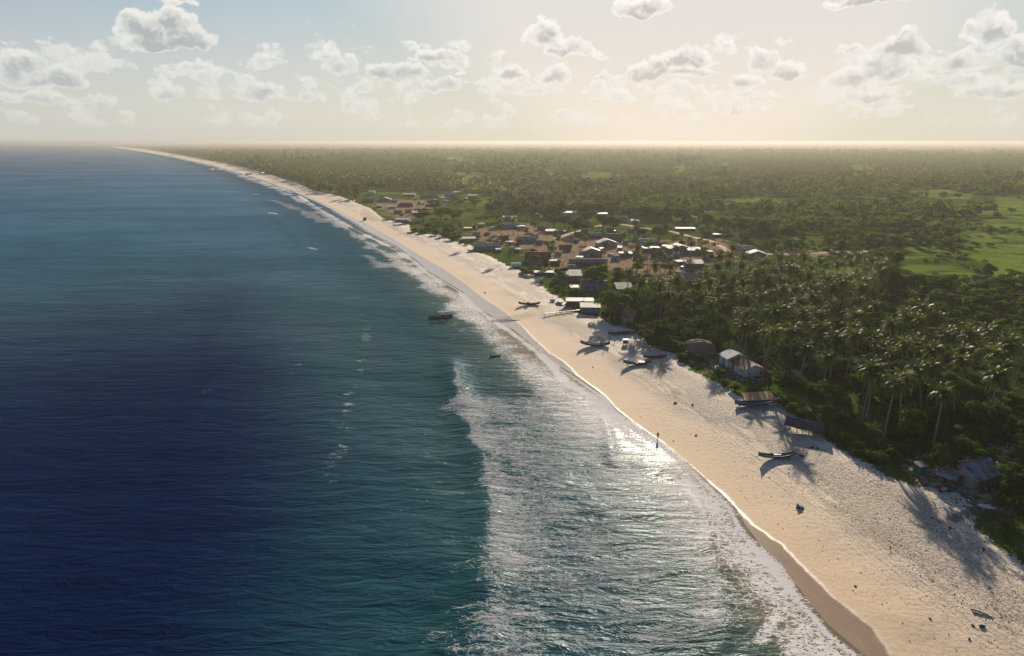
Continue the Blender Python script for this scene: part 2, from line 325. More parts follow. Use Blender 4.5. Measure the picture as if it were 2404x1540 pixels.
# ------------------------------------------------------------------ ground
def rgb(r, g, b): return (r, g, b, 1)
def mat_ground():
    m, T = newmat('ground'); P = T.n('ShaderNodeNewGeometry').outputs['Position']
    dW = T.attr('dry'); dG = T.attr('green'); dirt = T.attr('dirt'); mead = T.attr('meadow'); creek = T.attr('creek'); forest = T.attr('forest'); film = T.attr('film')
    n1 = T.noise(P, .35, 5, .6); n2 = T.noise(P, .06, 4, .6); n3 = T.noise(P, 2.2, 4, .65); n4 = T.noise(P, .9, 3, .6)
    c1 = T.m('SUBTRACT', n1, .5); c2 = T.m('SUBTRACT', n2, .5)
    # dry sand with tracks, footprints, strands of weed running along the shore
    sand = T.mix(T.mr(n2, .3, .7), rgb(.69, .54, .385), rgb(.74, .60, .455))
    sand = T.mix(T.mr(dW, 3, 22), rgb(.72, .51, .31), sand)
    sand = T.mix(T.m('MULTIPLY', T.mr(n3, .45, .8), .5), sand, rgb(.38, .30, .21))
    along = T.n('ShaderNodeCombineXYZ', None, {0: T.m('MULTIPLY', dW, 1.0), 1: T.m('MULTIPLY', T.attr('along'), .16)}).outputs[0]
    st = T.noise(along, .55, 5, .7)
    t_ = T.m('DIVIDE', dW, T.m('ADD', dW, T.m('MAXIMUM', T.m('MULTIPLY', dG, -1.0), .5)))
    band = T.m('MULTIPLY', T.mr(t_, .30, .50), T.mr(t_, 1.0, .85))
    big = T.noise(along, .10, 3, .6)
    wmask = T.m('MULTIPLY', T.mr(T.m('ADD', st, T.m('MULTIPLY', T.m('SUBTRACT', big, .5), 1.5)), .33, .52), band)
    grit = T.mr(T.noise(P, 3.3, 3, .75), .44, .60)
    sand = T.mix(T.m('MULTIPLY', T.m('MULTIPLY', wmask, T.m('MULTIPLY_ADD', grit, .70, .27)), .95), sand, rgb(.13, .11, .085))
    vor = T.n('ShaderNodeTexVoronoi', None, {'Vector': T.v('ADD', P, T.vs(T.noise(P, 1.5, 2, out=1), .5)), 'Scale': .42, 'Randomness': 1.0})
    rnd = T.n('ShaderNodeSeparateColor', None, {0: vor.outputs['Color']}).outputs[0]
    spot = T.m('MULTIPLY', T.mr(vor.outputs[0], .16, .08), T.mr(rnd, .45, .5))
    spot = T.m('MULTIPLY', spot, T.mr(T.m('ADD', t_, T.m('MULTIPLY', c2, .5)), .28, .5))
    sand = T.mix(T.m('MULTIPLY', spot, .85), sand, rgb(.08, .07, .055))
    trk = T.n('ShaderNodeTexWave', {'wave_type': 'BANDS', 'bands_direction': 'X'}, {'Vector': along, 'Scale': .32, 'Distortion': 5, 'Detail': 4, 'Detail Scale': 1.2}).outputs[1]
    trm = T.m('MULTIPLY', T.mr(trk, .88, .97), T.m('MULTIPLY', T.mr(T.noise(P, 1.6, 2), .42, .55), T.mr(t_, .2, .4)))
    sand = T.mix(T.m('MULTIPLY', trm, .8), sand, rgb(.20, .16, .12))
    # wet sand
    wet = T.mr(T.m('ADD', dW, T.m('MULTIPLY', c1, 1.2)), .9, -.5)
    halo = T.m('MULTIPLY', T.mr(dW, 0.0, .35), T.mr(dW, 1.3, .35))
    sand = T.mix(T.m('MULTIPLY', halo, .3), sand, rgb(.70, .56, .42))
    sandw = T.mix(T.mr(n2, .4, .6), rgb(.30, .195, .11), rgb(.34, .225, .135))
    sandw = T.mix(T.mr(T.v('LENGTH', P, out=1), 130, 240), sandw, rgb(.46, .39, .33))  # farther wet sand paler: sky reflection of the water film put into its colour
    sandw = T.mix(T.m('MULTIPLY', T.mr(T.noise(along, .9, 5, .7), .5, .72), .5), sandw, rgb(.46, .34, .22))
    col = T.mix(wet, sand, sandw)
    ck = T.m('MULTIPLY', T.mr(T.m('ADD', creek, T.m('MULTIPLY', T.m('SUBTRACT', T.noise(T.v('MULTIPLY', P, (.1, 1, 1)), .7, 4, .6), .5), 12.0)), 3.2, -2), .8)
    col = T.mix(ck, col, rgb(.24, .15, .07))
    # soil and grass
    soil = T.mix(T.mr(n3, .3, .7), rgb(.22, .14, .085), rgb(.42, .29, .18))
    soil = T.mix(T.mr(T.noise(P, .8, 4, .7), .55, .62), soil, rgb(.07, .045, .03))
    soil = T.mix(T.m('MULTIPLY', T.mr(T.noise(P, 1.7, 3, .7), .64, .70), .7), soil, rgb(.50, .45, .38))
    grass = T.mix(T.mr(n4, .3, .7), rgb(.04, .072, .011), rgb(.085, .13, .022))
    grass = T.mix(T.mr(n3, .52, .75), grass, rgb(.11, .12, .04))
    mg = T.mix(T.mr(T.noise(P, .03, 6, .7), .35, .65), rgb(.12, .17, .024), rgb(.19, .24, .045))
    mg = T.mix(T.m('MULTIPLY', T.mr(T.noise(T.v('MULTIPLY', P, (.35, 1, 1)), .06, 6, .75), .50, .60), .85), mg, rgb(.035, .065, .016))
    mg = T.mix(T.mr(T.noise(P, .25, 5, .75), .5, .7, 0, .6), mg, rgb(.15, .19, .05))
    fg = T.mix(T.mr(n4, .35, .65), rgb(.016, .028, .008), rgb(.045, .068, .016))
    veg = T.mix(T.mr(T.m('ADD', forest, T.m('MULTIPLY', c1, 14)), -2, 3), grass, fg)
    veg = T.mix(T.mr(T.m('ADD', mead, T.m('MULTIPLY', c1, 12)), -2, 3), veg, mg)
    patch = T.mr(T.noise(T.v('MULTIPLY', P, (.6, 1, 1)), .011, 5, .65), .50, .60)
    veg = T.mix(T.m('MULTIPLY', patch, T.mr(T.v('LENGTH', P, out=1), 450, 800)), veg, mg)
    veg = T.mix(T.mr(T.m('ADD', dirt, T.m('MULTIPLY', T.m('SUBTRACT', T.noise(P, .11, 5, .65), .53), 60)), -2.5, 2.5), veg, soil)
    gm = T.mr(T.m('ADD', dG, T.m('ADD', T.m('MULTIPLY', c1, 7), T.m('MULTIPLY', T.m('SUBTRACT', n3, .5), 3))), -.25, .35)
    col = T.mix(gm, col, veg)
    rough = T.mix(T.m('MULTIPLY', T.m('MAXIMUM', wet, T.m('MULTIPLY', ck, .15)), T.m('SUBTRACT', 1.0, gm)), rgb(.9, .9, .9), rgb(.15, .15, .15))
    dry = T.m('SUBTRACT', 1.0, wet)
    h = T.m('ADD', T.m('MULTIPLY', T.noise(P, 1.1, 6, .68), T.m('MULTIPLY_ADD', t_, .5, .12)), T.m('MULTIPLY', wmask, -.05))
    h = T.m('MULTIPLY', h, T.m('MULTIPLY_ADD', dry, .97, .03))
    fade = T.mr(T.v('LENGTH', P, out=1), 150, 700, 1, .25)
    nr = T.bump(h, T.m('MULTIPLY', fade, .75), .6)
    b = pbsdf(T, col=col, rough=rough, nrm=nr, spec=T.m('MULTIPLY_ADD', gm, -.6, .6)); out(T, b.outputs[0]); return m

gV, gF = polar(-52, 50, 760, 42, 30000, 800)
gz_ = ground_z(gV)
gd = {}
gd['dry'] = np.clip(sdist(gV, DP), -200, 200); gd['green'] = np.clip(sdist(gV, GP), -200, 200)
def best(polys, z=1.5):
    b = np.full(len(gV), -200.)
    near = np.hypot(gV[:, 0], gV[:, 1]) < 4000
    for p in polys:
        w = dpoly(p, z); b[near] = np.maximum(b[near], sdist(gV[near], w))
    return b
gd['meadow'] = best(MEADOWS); 
dirt = best(DIRTS)
for p, w in [(x, 2.0) for x in PATHS]: dirt = np.maximum(dirt, w-seg_dist(gV, dpoly(p)))
gd['dirt'] = dirt
gd['creek'] = seg_dist(gV, dpoly(CREEK, .8))-2.5
FOREST = [[(1400,748),(1430,700),(1520,690),(1640,700),(1800,650),(1900,655),(2080,690),(2760,700),(2860,900),(2800,1040),(2500,985),(2404,965),(2300,945),(2200,930),(2050,925),(1960,915),(1900,900),(1830,885),(1740,845),(1640,812),(1560,815),(1500,785)]]
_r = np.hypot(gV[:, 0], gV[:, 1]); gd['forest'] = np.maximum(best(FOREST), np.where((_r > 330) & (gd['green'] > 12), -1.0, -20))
gd['film'] = np.zeros(len(gV))
along = np.zeros(len(gV))
# distance along the shore: arc length of the closest shore point
L = Dc; acc = 0; bd = np.full(len(gV), 1e18)
for i in range(len(L)-1):
    a = L[i]; ab = L[i+1]-a; l = math.hypot(*ab); t = np.clip(((gV-a) @ ab)/(l*l), 0, 1); d = ((gV-a-t[:, None]*ab)**2).sum(1)
    k = d < bd; bd[k] = d[k]; along[k] = acc+t[k]*l; acc += l
gd['along'] = along
keep = np.ones(len(gF), bool)
far = np.hypot(gV[:, 0], gV[:, 1]) > 4200
gz2 = gz_+np.where(far & (gd['green'] > 30), 7*fbm(gV[:, 0], gV[:, 1], 90, 9, 3), 0)
dw_ = sdist(gV, WP); keep = (dw_[gF] > -60).any(1)
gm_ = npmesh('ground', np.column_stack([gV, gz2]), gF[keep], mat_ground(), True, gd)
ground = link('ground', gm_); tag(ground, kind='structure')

# ------------------------------------------------------------------ sea
def mat_sea():
    m, T = newmat('sea_water'); P = T.n('ShaderNodeNewGeometry').outputs['Position']
    off = T.attr('offshore'); foam_and_glare = T.attr('foam_and_glare'); offshore_vignette = T.attr('offshore_vignette'); face = T.attr('face')
    dist = T.v('LENGTH', P, out=1)
    n0 = T.noise(P, .02, 4, .6)
    c = T.mix(T.mr(T.m('ADD', off, T.m('MULTIPLY', n0, 20)), 10, 42), rgb(.085, .120, .085), rgb(.012, .062, .078))
    c = T.mix(T.mr(off, 2.5, 12), rgb(.21, .155, .095), c)
    c = T.mix(face, c, rgb(.005, .065, .062))
    c = T.mix(T.mr(T.m('ADD', offshore_vignette, T.m('MULTIPLY', T.m('SUBTRACT', n0, .5), .5)), .0, 1), c, rgb(.0008, .010, .046))  # navy of the painted vignette, strongest offshore and near the camera
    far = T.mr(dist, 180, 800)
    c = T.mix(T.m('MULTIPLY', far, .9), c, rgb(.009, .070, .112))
    # lace of foam
    Ps = T.v('MULTIPLY', T.v('ADD', P, T.vs(T.v('SUBTRACT', T.noise(P, .5, 4, .6, out=1), (.5, .5, .5)), 2.6)), (.55, 1.35, 1))
    v1 = T.n('ShaderNodeTexVoronoi', {'feature': 'DISTANCE_TO_EDGE'}, {'Vector': Ps, 'Scale': .95}).outputs[0]
    v2 = T.n('ShaderNodeTexVoronoi', {'feature': 'DISTANCE_TO_EDGE'}, {'Vector': Ps, 'Scale': 2.3}).outputs[0]
    lace = T.m('MAXIMUM', T.mr(v1, .19, 0.0), T.m('MULTIPLY', T.mr(v2, .16, 0), .8))
    anis = T.n('ShaderNodeCombineXYZ', None, {0: T.mr(off, 4, 16, .9, .36), 1: 1.0, 2: 1.0}).outputs[0]
    st = T.noise(T.v('MULTIPLY', P, anis), 1.0, 6, .72, 1.2)
    big = T.noise(P, .13, 4, .65)
    st2 = T.noise(T.v('MULTIPLY', P, (.5, 1.6, 1)), .32, 4, .6, .6)
    pat = T.m('ADD', T.m('MULTIPLY', lace, T.mr(off, 4, 30, .62, .34)), T.m('ADD', T.m('MULTIPLY', st, T.mr(off, 4, 30, .42, .70)), T.m('ADD', T.m('MULTIPLY', big, .75), T.m('MULTIPLY', st2, .75))))
    thr = T.m('SUBTRACT', 1.86, T.m('MULTIPLY', foam_and_glare, .95))
    fm = T.m('MULTIPLY', T.mr(T.m('SUBTRACT', pat, thr), -.01, .11), T.mr(foam_and_glare, .02, .18))
    fmc = T.m('MULTIPLY', fm, T.m('MULTIPLY_ADD', T.mr(off, 3, 26), -.48, .92))  # offshore foam blended weaker, so the vignette dims it too
    col = T.mix(fmc, c, rgb(.74, .69, .65))
    rough = T.m('MULTIPLY_ADD', fm, .5, T.m('ADD', T.mr(dist, 120, 2500, .15, .34), T.mr(off, 70, 20, 0, .12)))
    # ripples: short wind sea crossing the view, plus chop
    r1 = T.noise(T.v('MULTIPLY', P, (.30, 1.0, 1)), .42, 5, .62, .8)
    r2 = T.noise(T.v('MULTIPLY', P, (.42, 1.0, 1)), 1.7, 4, .6, .5)
    r0 = T.noise(T.v('MULTIPLY', P, (.4, 1.0, 1)), .07, 4, .6)
    calm = T.mr(off, .0, 14, .05, 1)
    h = T.m('ADD', T.m('MULTIPLY', r1, .95), T.m('MULTIPLY', r2, .20))
    h = T.m('ADD', T.m('MULTIPLY', h, calm), T.m('MULTIPLY', T.m('MULTIPLY', r0, 2.4), calm))
    h = T.m('ADD', h, T.m('MULTIPLY', fm, .10))
    nr = T.bump(h, T.mr(dist, 200, 3000, .62, .9), 1.0)
    fr = T.n('ShaderNodeFresnel', None, {'IOR': 1.33, 'Normal': nr}).outputs[0]
    k = T.m('MULTIPLY', T.mr(dist, 100, 600, .50, .42), T.m('MULTIPLY_ADD', offshore_vignette, -.80, 1.0))  # reflection cut as well inside the painted vignette
    k = T.m('MULTIPLY', k, T.m('MULTIPLY_ADD', fm, -.8, 1.0))
    k = T.m('MULTIPLY', k, T.mr(T.noise(T.v('MULTIPLY', P, (.5, 1, 1)), .012, 4, .6), .35, .65, .65, 1.25))
    k = T.m('MULTIPLY', k, T.mr(off, 20, 75, .26, 1.0))
    tint = T.mix(T.m('MAXIMUM', T.mr(dist, 100, 500), offshore_vignette), rgb(.85, .93, 1), rgb(.36, .72, 1.0))
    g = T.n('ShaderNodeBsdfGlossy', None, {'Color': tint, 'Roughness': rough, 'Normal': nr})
    d = T.n('ShaderNodeBsdfDiffuse', None, {'Color': col, 'Normal': nr})
    out(T, T.n('ShaderNodeMixShader', None, {0: T.m('MULTIPLY', fr, k), 1: d.outputs[0], 2: g.outputs[0]}).outputs[0]); return m
sV, sF = polar(-55, 42, 820, 40, 30000, 900)
sd_ = -sdist(sV, WP)
keep = (sd_[sF] > -14).any(1)
# a brush: (display polyline, half width in metres, strength, softness)
L1 = [(1050,850),(1062,890),(1080,950),(1105,1020),(1130,1080),(1145,1150),(1150,1230),(1150,1320),(1140,1400),(1125,1480),(1110,1560)]
STROKES = [
 ([(a+30, b) for a, b in L1[2:8]], 4.5, .73), ([(a+10, b) for a, b in L1[2:8]], 1.6, .76), ([(a+75, b) for a, b in L1[2:8]], 9, .62), ([(a+14, b) for a, b in L1[:3]], 1.4, .70), ([(a+34, b) for a, b in L1[7:]], 8, .57), ([(a+100, b) for a, b in L1[7:]], 10, .52),
 ([(848,735),(862,790),(850,860),(820,930),(800,1040),(772,1130),(745,1225)], 2.6, .44), ([(700,860),(660,900),(590,960)], 2, .36),
 ([(560,850),(500,900),(480,930)], 2.0, .36),
 ([(1083,700),(1115,745),(1150,790),(1210,835),(1260,880),(1300,925),(1350,970),(1400,1020)], 6.5, .82),
 ([(1083,690),(1115,722),(1160,753),(1237,808),(1293,853),(1330,905)], 1.6, 1.25),
 ([(1345,905),(1400,945),(1450,995),(1500,1040),(1560,1085),(1620,1135)], 2.2, 1.1), ([(1430,965),(1492,1012),(1552,1054),(1586,1080)], 1.1, 1.3),  # part swash foam, part glare of the wet film painted white
 ([(1250,960),(1320,1020),(1400,1100),(1460,1160)], 14, .59), ([(1230,1080),(1300,1180),(1380,1260),(1450,1340)], 13, .57),
 ([(1300,1330),(1400,1420),(1500,1470)], 12, .52), ([(1460,1080),(1560,1160),(1640,1230)], 6, .78), ([(1490,1090),(1571,1111),(1610,1150),(1649,1204)], .8, 1.3),
 ([(1600,1120),(1650,1170),(1700,1215)], 3.2, .95), ([(1200,960),(1230,1000),(1250,1040)], 6, .52), ([(1560,1250),(1640,1320),(1680,1380)], 6, .56), ([(1200,1250),(1230,1400),(1260,1540)], 8, .56),
 ([(1420,930),(1500,985),(1560,1050)], 2.0, 1.1),  # also partly painted glare of the swash film
 ([(1730,1236),(1768,1284),(1815,1330),(1835,1358),(1880,1418),(1922,1472),(2000,1540)], 1.1, 1.02),
 ([(1700,1225),(1745,1290),(1795,1345),(1815,1370),(1855,1430),(1895,1480),(1960,1540)], 3.2, .82),
 ([(1830,1440),(1800,1480),(1785,1500)], .9, .9), ([(1690,1250),(1720,1300),(1740,1320)], 3, .75),
 ([(1880,1500),(1910,1540)], 3.2, .80), ([(1640,1330),(1670,1400),(1660,1450)], 3.5, .60),
 ([(560,412),(640,440),(700,468),(760,500),(820,540),(880,580),(930,610),(975,640),(1030,680),(1070,700)], 6, .72),
 ([(700,458),(740,485),(800,520),(861,553),(926,585),(975,617),(1000,640),(1040,668)], 2.0, 1.0),
 ([(255,346),(294,351.2),(344,358.8),(407,370.5),(500,391),(570,412),(625,430),(687,453)], 3.5, .9),
 ([(640,470),(700,490),(760,520)], 8, .66), ([(860,600),(900,625)], 7, .72), ([(950,630),(1010,660)], 7, .85),
 ([(596,456),(606,457)], 3, 1.1), ([(632,499),(650,503)], 2.2, 1.4), ([(728,583),(744,586)], 1.5, 1.2), ([(724,510),(740,514)], 3, .9), ([(490,396),(520,399)], 6, .9), ([(610,418),(650,421)], 4, .9)]
foam_and_glare = np.zeros(len(sV)); rr = np.hypot(sV[:, 0], sV[:, 1]); sel = (sd_ > -16) & (rr < 9500)
wob = (fbm(sV[:, 0], sV[:, 1], 16, 21, 5)-.5)*20
wob2 = (fbm(sV[:, 0], sV[:, 1], 5, 27, 3)-.5)*3
for pts, w, k in STROKES:
    Lw = wpoly(pts, 0); d = seg_dist(sV[sel], Lw)
    d = np.maximum(d+wob[sel]*min(1, w/6)+wob2[sel]*min(1, w/3), 0)
    foam_and_glare[sel] = np.maximum(foam_and_glare[sel], k*np.exp(-(d/w)**2*.8))
foam_and_glare = np.maximum(foam_and_glare, np.where(rr < 400, .30*np.exp(-np.maximum(sd_-14, 0)/26), .0)*(sd_ < 90))
edge = np.exp(-(np.abs(sd_-.3)/.55)**2)*np.where(rr < 700, 1, 0)
foam_and_glare = np.maximum(foam_and_glare, edge*1.1)
foam_and_glare = np.where(sd_ < -2.5, 0, foam_and_glare)
L1w = wpoly(L1, 0); d1 = seg_dist(sV, L1w)
px_, py_ = proj(sV[:, 0], sV[:, 1], 0)
l1x = np.interp(py_, [p[1] for p in L1], [p[0] for p in L1])
infront = (px_ < l1x) & (py_ > 850)
z = .16*np.sin((sV @ np.array([.86, .5]))*.16+3*fbm(sV[:, 0], sV[:, 1], 60, 2, 2))*sstep(sd_, 10, 40)*(rr < 1500)
for pts, h, w in [(L1, .42, 3.5), (STROKES[3][0], .45, 4.0), ([(560,840),(470,930),(400,1050)], .4, 5), ([(1490,1090),(1571,1111),(1610,1150),(1649,1204)], .28, 1.2),
                  ([(640,503),(700,560),(720,600)], .6, 4), ([(1690,1190),(1670,1290),(1690,1380),(1700,1450),(1680,1540)], .35, 2.0), ([(1420,960),(1430,1040),(1440,1090)], .3, 1.5), ([(640,640),(560,720),(500,830)], .4, 6), ([(1000,610),(900,700),(880,740)], .35, 4)]:
    z = z+h*np.exp(-(seg_dist(sV, wpoly(pts, 0))/w)**2)*sstep(sd_, 2, 8)
z = z+(.0 - .0*sd_)
z = np.where(sd_ < 6, z*sstep(sd_, 0, 6)+.0, z)
z = z+.02
face = np.where(infront, np.exp(-((d1-3)/6.0)**2), 0)*.40
face = np.maximum(face, .5*np.exp(-(seg_dist(sV, wpoly([(830,740),(840,790),(830,860),(800,930)], 0))/4)**2))
face = np.maximum(face, .7*np.exp(-(seg_dist(sV, wpoly([(1425,960),(1435,1040),(1440,1090)], 0))/1.6)**2))
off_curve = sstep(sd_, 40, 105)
near_vignette = 1-sstep(rr, 110, 520)      # vignette darkening towards the camera, painted into the water colour
offshore_vignette = off_curve*near_vignette  # mask of the painted vignette, limited to offshore water
sea_me = npmesh('sea', np.column_stack([sV, z]), sF[keep], mat_sea(), True, {'offshore': np.clip(sd_, -50, 400), 'foam_and_glare': foam_and_glare, 'offshore_vignette': offshore_vignette, 'face': face})
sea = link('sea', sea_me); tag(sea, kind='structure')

# ------------------------------------------------------------------ vegetation materials
def leafmat(name, c1, c2, trans=.45, rough=.45, spec=.35, tint=False):
    m, T = newmat(name)
    P = T.n('ShaderNodeNewGeometry').outputs['Position']
    r = T.attr('tint') if tint else T.n('ShaderNodeObjectInfo').outputs['Random']
    n = T.noise(P, .6, 3, .6)
    f = T.m('ADD', T.m('MULTIPLY', r, .65), T.m('MULTIPLY', T.m('SUBTRACT', n, .3), .9), clamp=True)
    col = T.mix(f, c4(c1), c4(c2))
    b = pbsdf(T, col=col, rough=rough, spec=spec)
    t = T.n('ShaderNodeBsdfTranslucent', None, {0: T.mix(1.0, col, rgb(1.25, 1.3, .55), 'MULTIPLY')})
    out(T, T.n('ShaderNodeMixShader', None, {0: trans, 1: b.outputs[0], 2: t.outputs[0]}).outputs[0]); return m
M_PALM = leafmat('palm_leaf', (.03, .05, .011), (.10, .115, .022), .44, .5, .15)
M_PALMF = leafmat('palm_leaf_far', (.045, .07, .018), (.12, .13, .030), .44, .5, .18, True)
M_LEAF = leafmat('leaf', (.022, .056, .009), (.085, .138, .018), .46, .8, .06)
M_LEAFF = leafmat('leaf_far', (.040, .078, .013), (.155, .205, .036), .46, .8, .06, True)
M_SHRUB = leafmat('shrub_leaf', (.04, .07, .010), (.095, .13, .022), .45, .8, .06)
def simplemat(name, col, rough=.8, var=.35, scale=2.0, metal=0, spec=.4, bumpk=.0):
    m, T = newmat(name); tc = T.n('ShaderNodeTexCoord').outputs['Object']
    n = T.noise(tc, scale, 5, .65)
    dark = tuple(c*(1-var) for c in col); lite = tuple(min(1, c*(1+var*.6)) for c in col)
    c = T.mix(T.mr(n, .3, .7), c4(dark), c4(lite))
    nr = T.bump(n, bumpk, .05) if bumpk else None
    out(T, pbsdf(T, col=c, rough=rough, metal=metal, spec=spec, nrm=nr).outputs[0]); return m
M_BARK = simplemat('palm_bark', (.20, .17, .13), .9, .4, 3)
M_BARK2 = simplemat('bark', (.11, .085, .06), .9, .4, 2)

# ------------------------------------------------------------------ palm and tree meshes
def frond_geo(L, a0, az, nseg, rs, wide=.75, rows=2):
    """one feather leaf: arching midrib, hanging leaflets; returns verts, quads"""
    V = []; Q = []
    pts = []; p = Vector((0, 0, 0)); ang = a0
    for i in range(nseg+1):
        pts.append(p.copy()); step = L/nseg
        p = p+Vector((math.cos(ang), 0, math.sin(ang)))*step; ang -= (1.5+.5*math.cos(a0))/nseg*(.5+i/nseg)
    tw = rs.uniform(-.25, .25)
    for i in range(1, nseg+1):
        t = i/nseg; w = wide*(math.sin(min(1, t*1.15+.12)*PI)**.6)+.12
        d = (pts[i]-pts[i-1]).normalized(); up = Vector((-d.z, 0, d.x))
        for sgn in (-1, 1):
            droop = rs.uniform(.35, .8)
            for r in range(rows):
                b = pts[i-1].lerp(pts[i], (r+.5)/rows)
                tip = b+Vector((0, sgn, 0))*w*math.cos(droop)+d*w*.55-up*(w*math.sin(droop))+Vector((0, 0, rs.uniform(-.05, .05)))
                h = d*(L/nseg/rows*.36)
                k = len(V); V += [b-h, b+h, tip+h*.35, tip-h*.35]; Q.append((k, k+1, k+2, k+3))
    k = len(V)
    for i, q in enumerate(pts):
        w = .05*(1-i/nseg)+.012; V += [q+Vector((0, w, 0)), q-Vector((0, w, 0))]
    for i in range(nseg): a = k+2*i; Q.append((a, a+1, a+3, a+2))
    M = Matrix.Rotation(az, 3, 'Z') @ Matrix.Rotation(tw, 3, 'X')
    return [M @ v for v in V], Q
def palm_crown_geo(seed, n=26, nseg=9, L=4.4, rows=2):
    rs = random.Random(seed); V = []; Q = []
    for i in range(n):
        az = i*2.399+rs.uniform(-.3, .3); u = (i+.5)/n
        a0 = R(78)-u*R(128)+rs.uniform(-.15, .15)
        l = L*rs.uniform(.82, 1.08)*(1-.25*(u > .9)-.2*(u < .12))
        v, q = frond_geo(l, a0, az, nseg, rs, .78*rs.uniform(.85, 1.1), rows); k = len(V)
        V += v; Q += [tuple(a+k for a in f) for f in q]
    return np.array([tuple(v) for v in V]), np.array(Q)
palm_kinds = []
for i, (h, lx, bend) in enumerate([(12.0, .9, .9), (13.5, 2.4, -1.2), (10.5, .3, .5), (12.8, 1.6, 1.4), (11.2, -.8, .7)]):
    mb = MB(); pts = []
    for k in range(9):
        t = k/8; pts.append((lx*t**1.6+bend*math.sin(t*PI)*.35, .2*math.sin(t*3+i), -.3+(h+.3)*t))
    mb.tube(pts, [.30]+[.20-.07*t/8 for t in range(8)], 8)
    tm = mb.mesh('palm_trunk', M_BARK, True)
    V, Q = palm_crown_geo(31+i, 31 if i != 2 else 25, 11, 4.7)
    V = V+np.array(pts[-1]); cm = npmesh('palm_crown', V, Q, M_PALM)
    nb = MB()
    rs = random.Random(i)
    for k in range(9):
        a = rs.uniform(0, 6.3); c = Vector(pts[-1])+Vector((math.cos(a)*.38, math.sin(a)*.38, -.35-rs.random()*.25)); nb.box(c, (.24, .24, .28), a)
    nm = nb.mesh('coconut_cluster', simplemat('coconut_%d' % i, (.14, .13, .03), .6) if i == 0 else bpy.data.materials['coconut_0'])
    palm_kinds.append((tm, cm, nm, h))

def leaf_cloud(lobes, n, size, rs, flat=.0):
    """many small leaves on the shells of several lobes; (n*4,3),(n,4)"""
    ar = np.array([l[3]*l[3] for l in lobes]); idx = rs.choice(len(lobes), n, p=ar/ar.sum())
    d = rs.normal(size=(n, 3)); d /= np.linalg.norm(d, axis=1)[:, None]
    d[:, 2] = np.where(d[:, 2] < -.35, -d[:, 2]*.6, d[:, 2])
    lb = np.array(lobes)[idx]; rad = lb[:, 3]*(1-np.abs(rs.normal(0, .13, n)))
    p = lb[:, :3]+d*rad[:, None]*np.stack([np.ones(n), np.ones(n), lb[:, 4]], 1)
    nn = d+rs.normal(0, .55, (n, 3)); nn[:, 2] += .35+flat; nn /= np.linalg.norm(nn, axis=1)[:, None]
    a = np.cross(nn, rs.normal(size=(n, 3))); a /= np.linalg.norm(a, axis=1)[:, None]; b = np.cross(nn, a)
    s = size*rs.uniform(.55, 1.25, n)[:, None]
    V = np.stack([p-a*s*.5-b*s*.28, p+a*s*.1-b*s*.42, p+a*s*.6+b*s*.1, p-a*s*.05+b*s*.42], 1).reshape(-1, 3)
    return V, np.arange(4*n).reshape(-1, 4)
def lobes_for(kind, rs):
    L = []
    if kind == 'round':
        L.append((0, 0, 5.0, 2.5, .85))
        for i in range(11): a = i*2.4+rs.uniform(-.4, .4); r = rs.uniform(1.4, 3.0); L.append((math.cos(a)*r, math.sin(a)*r, rs.uniform(3.4, 6.6), rs.uniform(1.1, 1.9), .8))
    elif kind == 'layered':
        for i in range(15): a = i*2.4+rs.uniform(-.4, .4); r = rs.uniform(.6, 4.4); L.append((math.cos(a)*r, math.sin(a)*r, 4.4+rs.uniform(-1.3, 1.9), rs.uniform(1.2, 2.1), .34))
    elif kind == 'tall':
        for i in range(13): a = i*2.4; r = rs.uniform(.4, 2.3); L.append((math.cos(a)*r, math.sin(a)*r, rs.uniform(3.2, 9.2), rs.uniform(1.1, 1.8), .9))
    elif kind == 'open':
        for i in range(10): a = i*2.4+rs.uniform(-.5, .5); r = rs.uniform(.8, 3.4); L.append((math.cos(a)*r, math.sin(a)*r, rs.uniform(3.6, 7.4), rs.uniform(.8, 1.5), .65))
    elif kind == 'shrub':
        for i in range(9): a = i*2.4+rs.uniform(-.4, .4); r = rs.uniform(.2, 1.5); L.append((math.cos(a)*r, math.sin(a)*r, rs.uniform(.4, 1.3), rs.uniform(.55, .95), .85))
    return L
tree_kinds = []
for i, (kind, n, s) in enumerate([('round', 3000, .46), ('layered', 3000, .46), ('tall', 2600, .46), ('open', 1900, .46), ('round', 3000, .46), ('layered', 3000, .46)]):
    rs = np.random.default_rng(50+i); lb = lobes_for(kind, rs)
    V, Q = leaf_cloud(lb, n, s, rs, .3 if kind == 'layered' else 0); cm = npmesh('tree_crown', V, Q, M_LEAF)
    mb = MB(); mb.tube([(0, 0, -.3), (.1, 0, 1.2), (0, .1, 2.6), (0, 0, 4.4)], [.34, .25, .2, .12], 7)
    for l in lb[1:7]: mb.tube([(0, 0, 1.6+rs.random()), (l[0]*.5, l[1]*.5, l[2]*.62+.5), (l[0], l[1], l[2])], [.14, .10, .05], 5)
    tree_kinds.append((mb.mesh('tree_trunk', M_BARK2, True), cm, kind))
shrub_kinds = []
for i in range(3):
    rs = np.random.default_rng(80+i); lb = lobes_for('shrub', rs); V, Q = leaf_cloud(lb, 800, .30, rs); cm = npmesh('shrub_leaves', V, Q, M_SHRUB)
    mb = MB()
    for l in lb[:6]: mb.tube([(0, 0, -.1), (l[0]*.5, l[1]*.5, .4), (l[0], l[1], l[2])], [.06, .04, .02], 5)
    shrub_kinds.append((mb.mesh('shrub_stems', M_BARK2, True), cm))

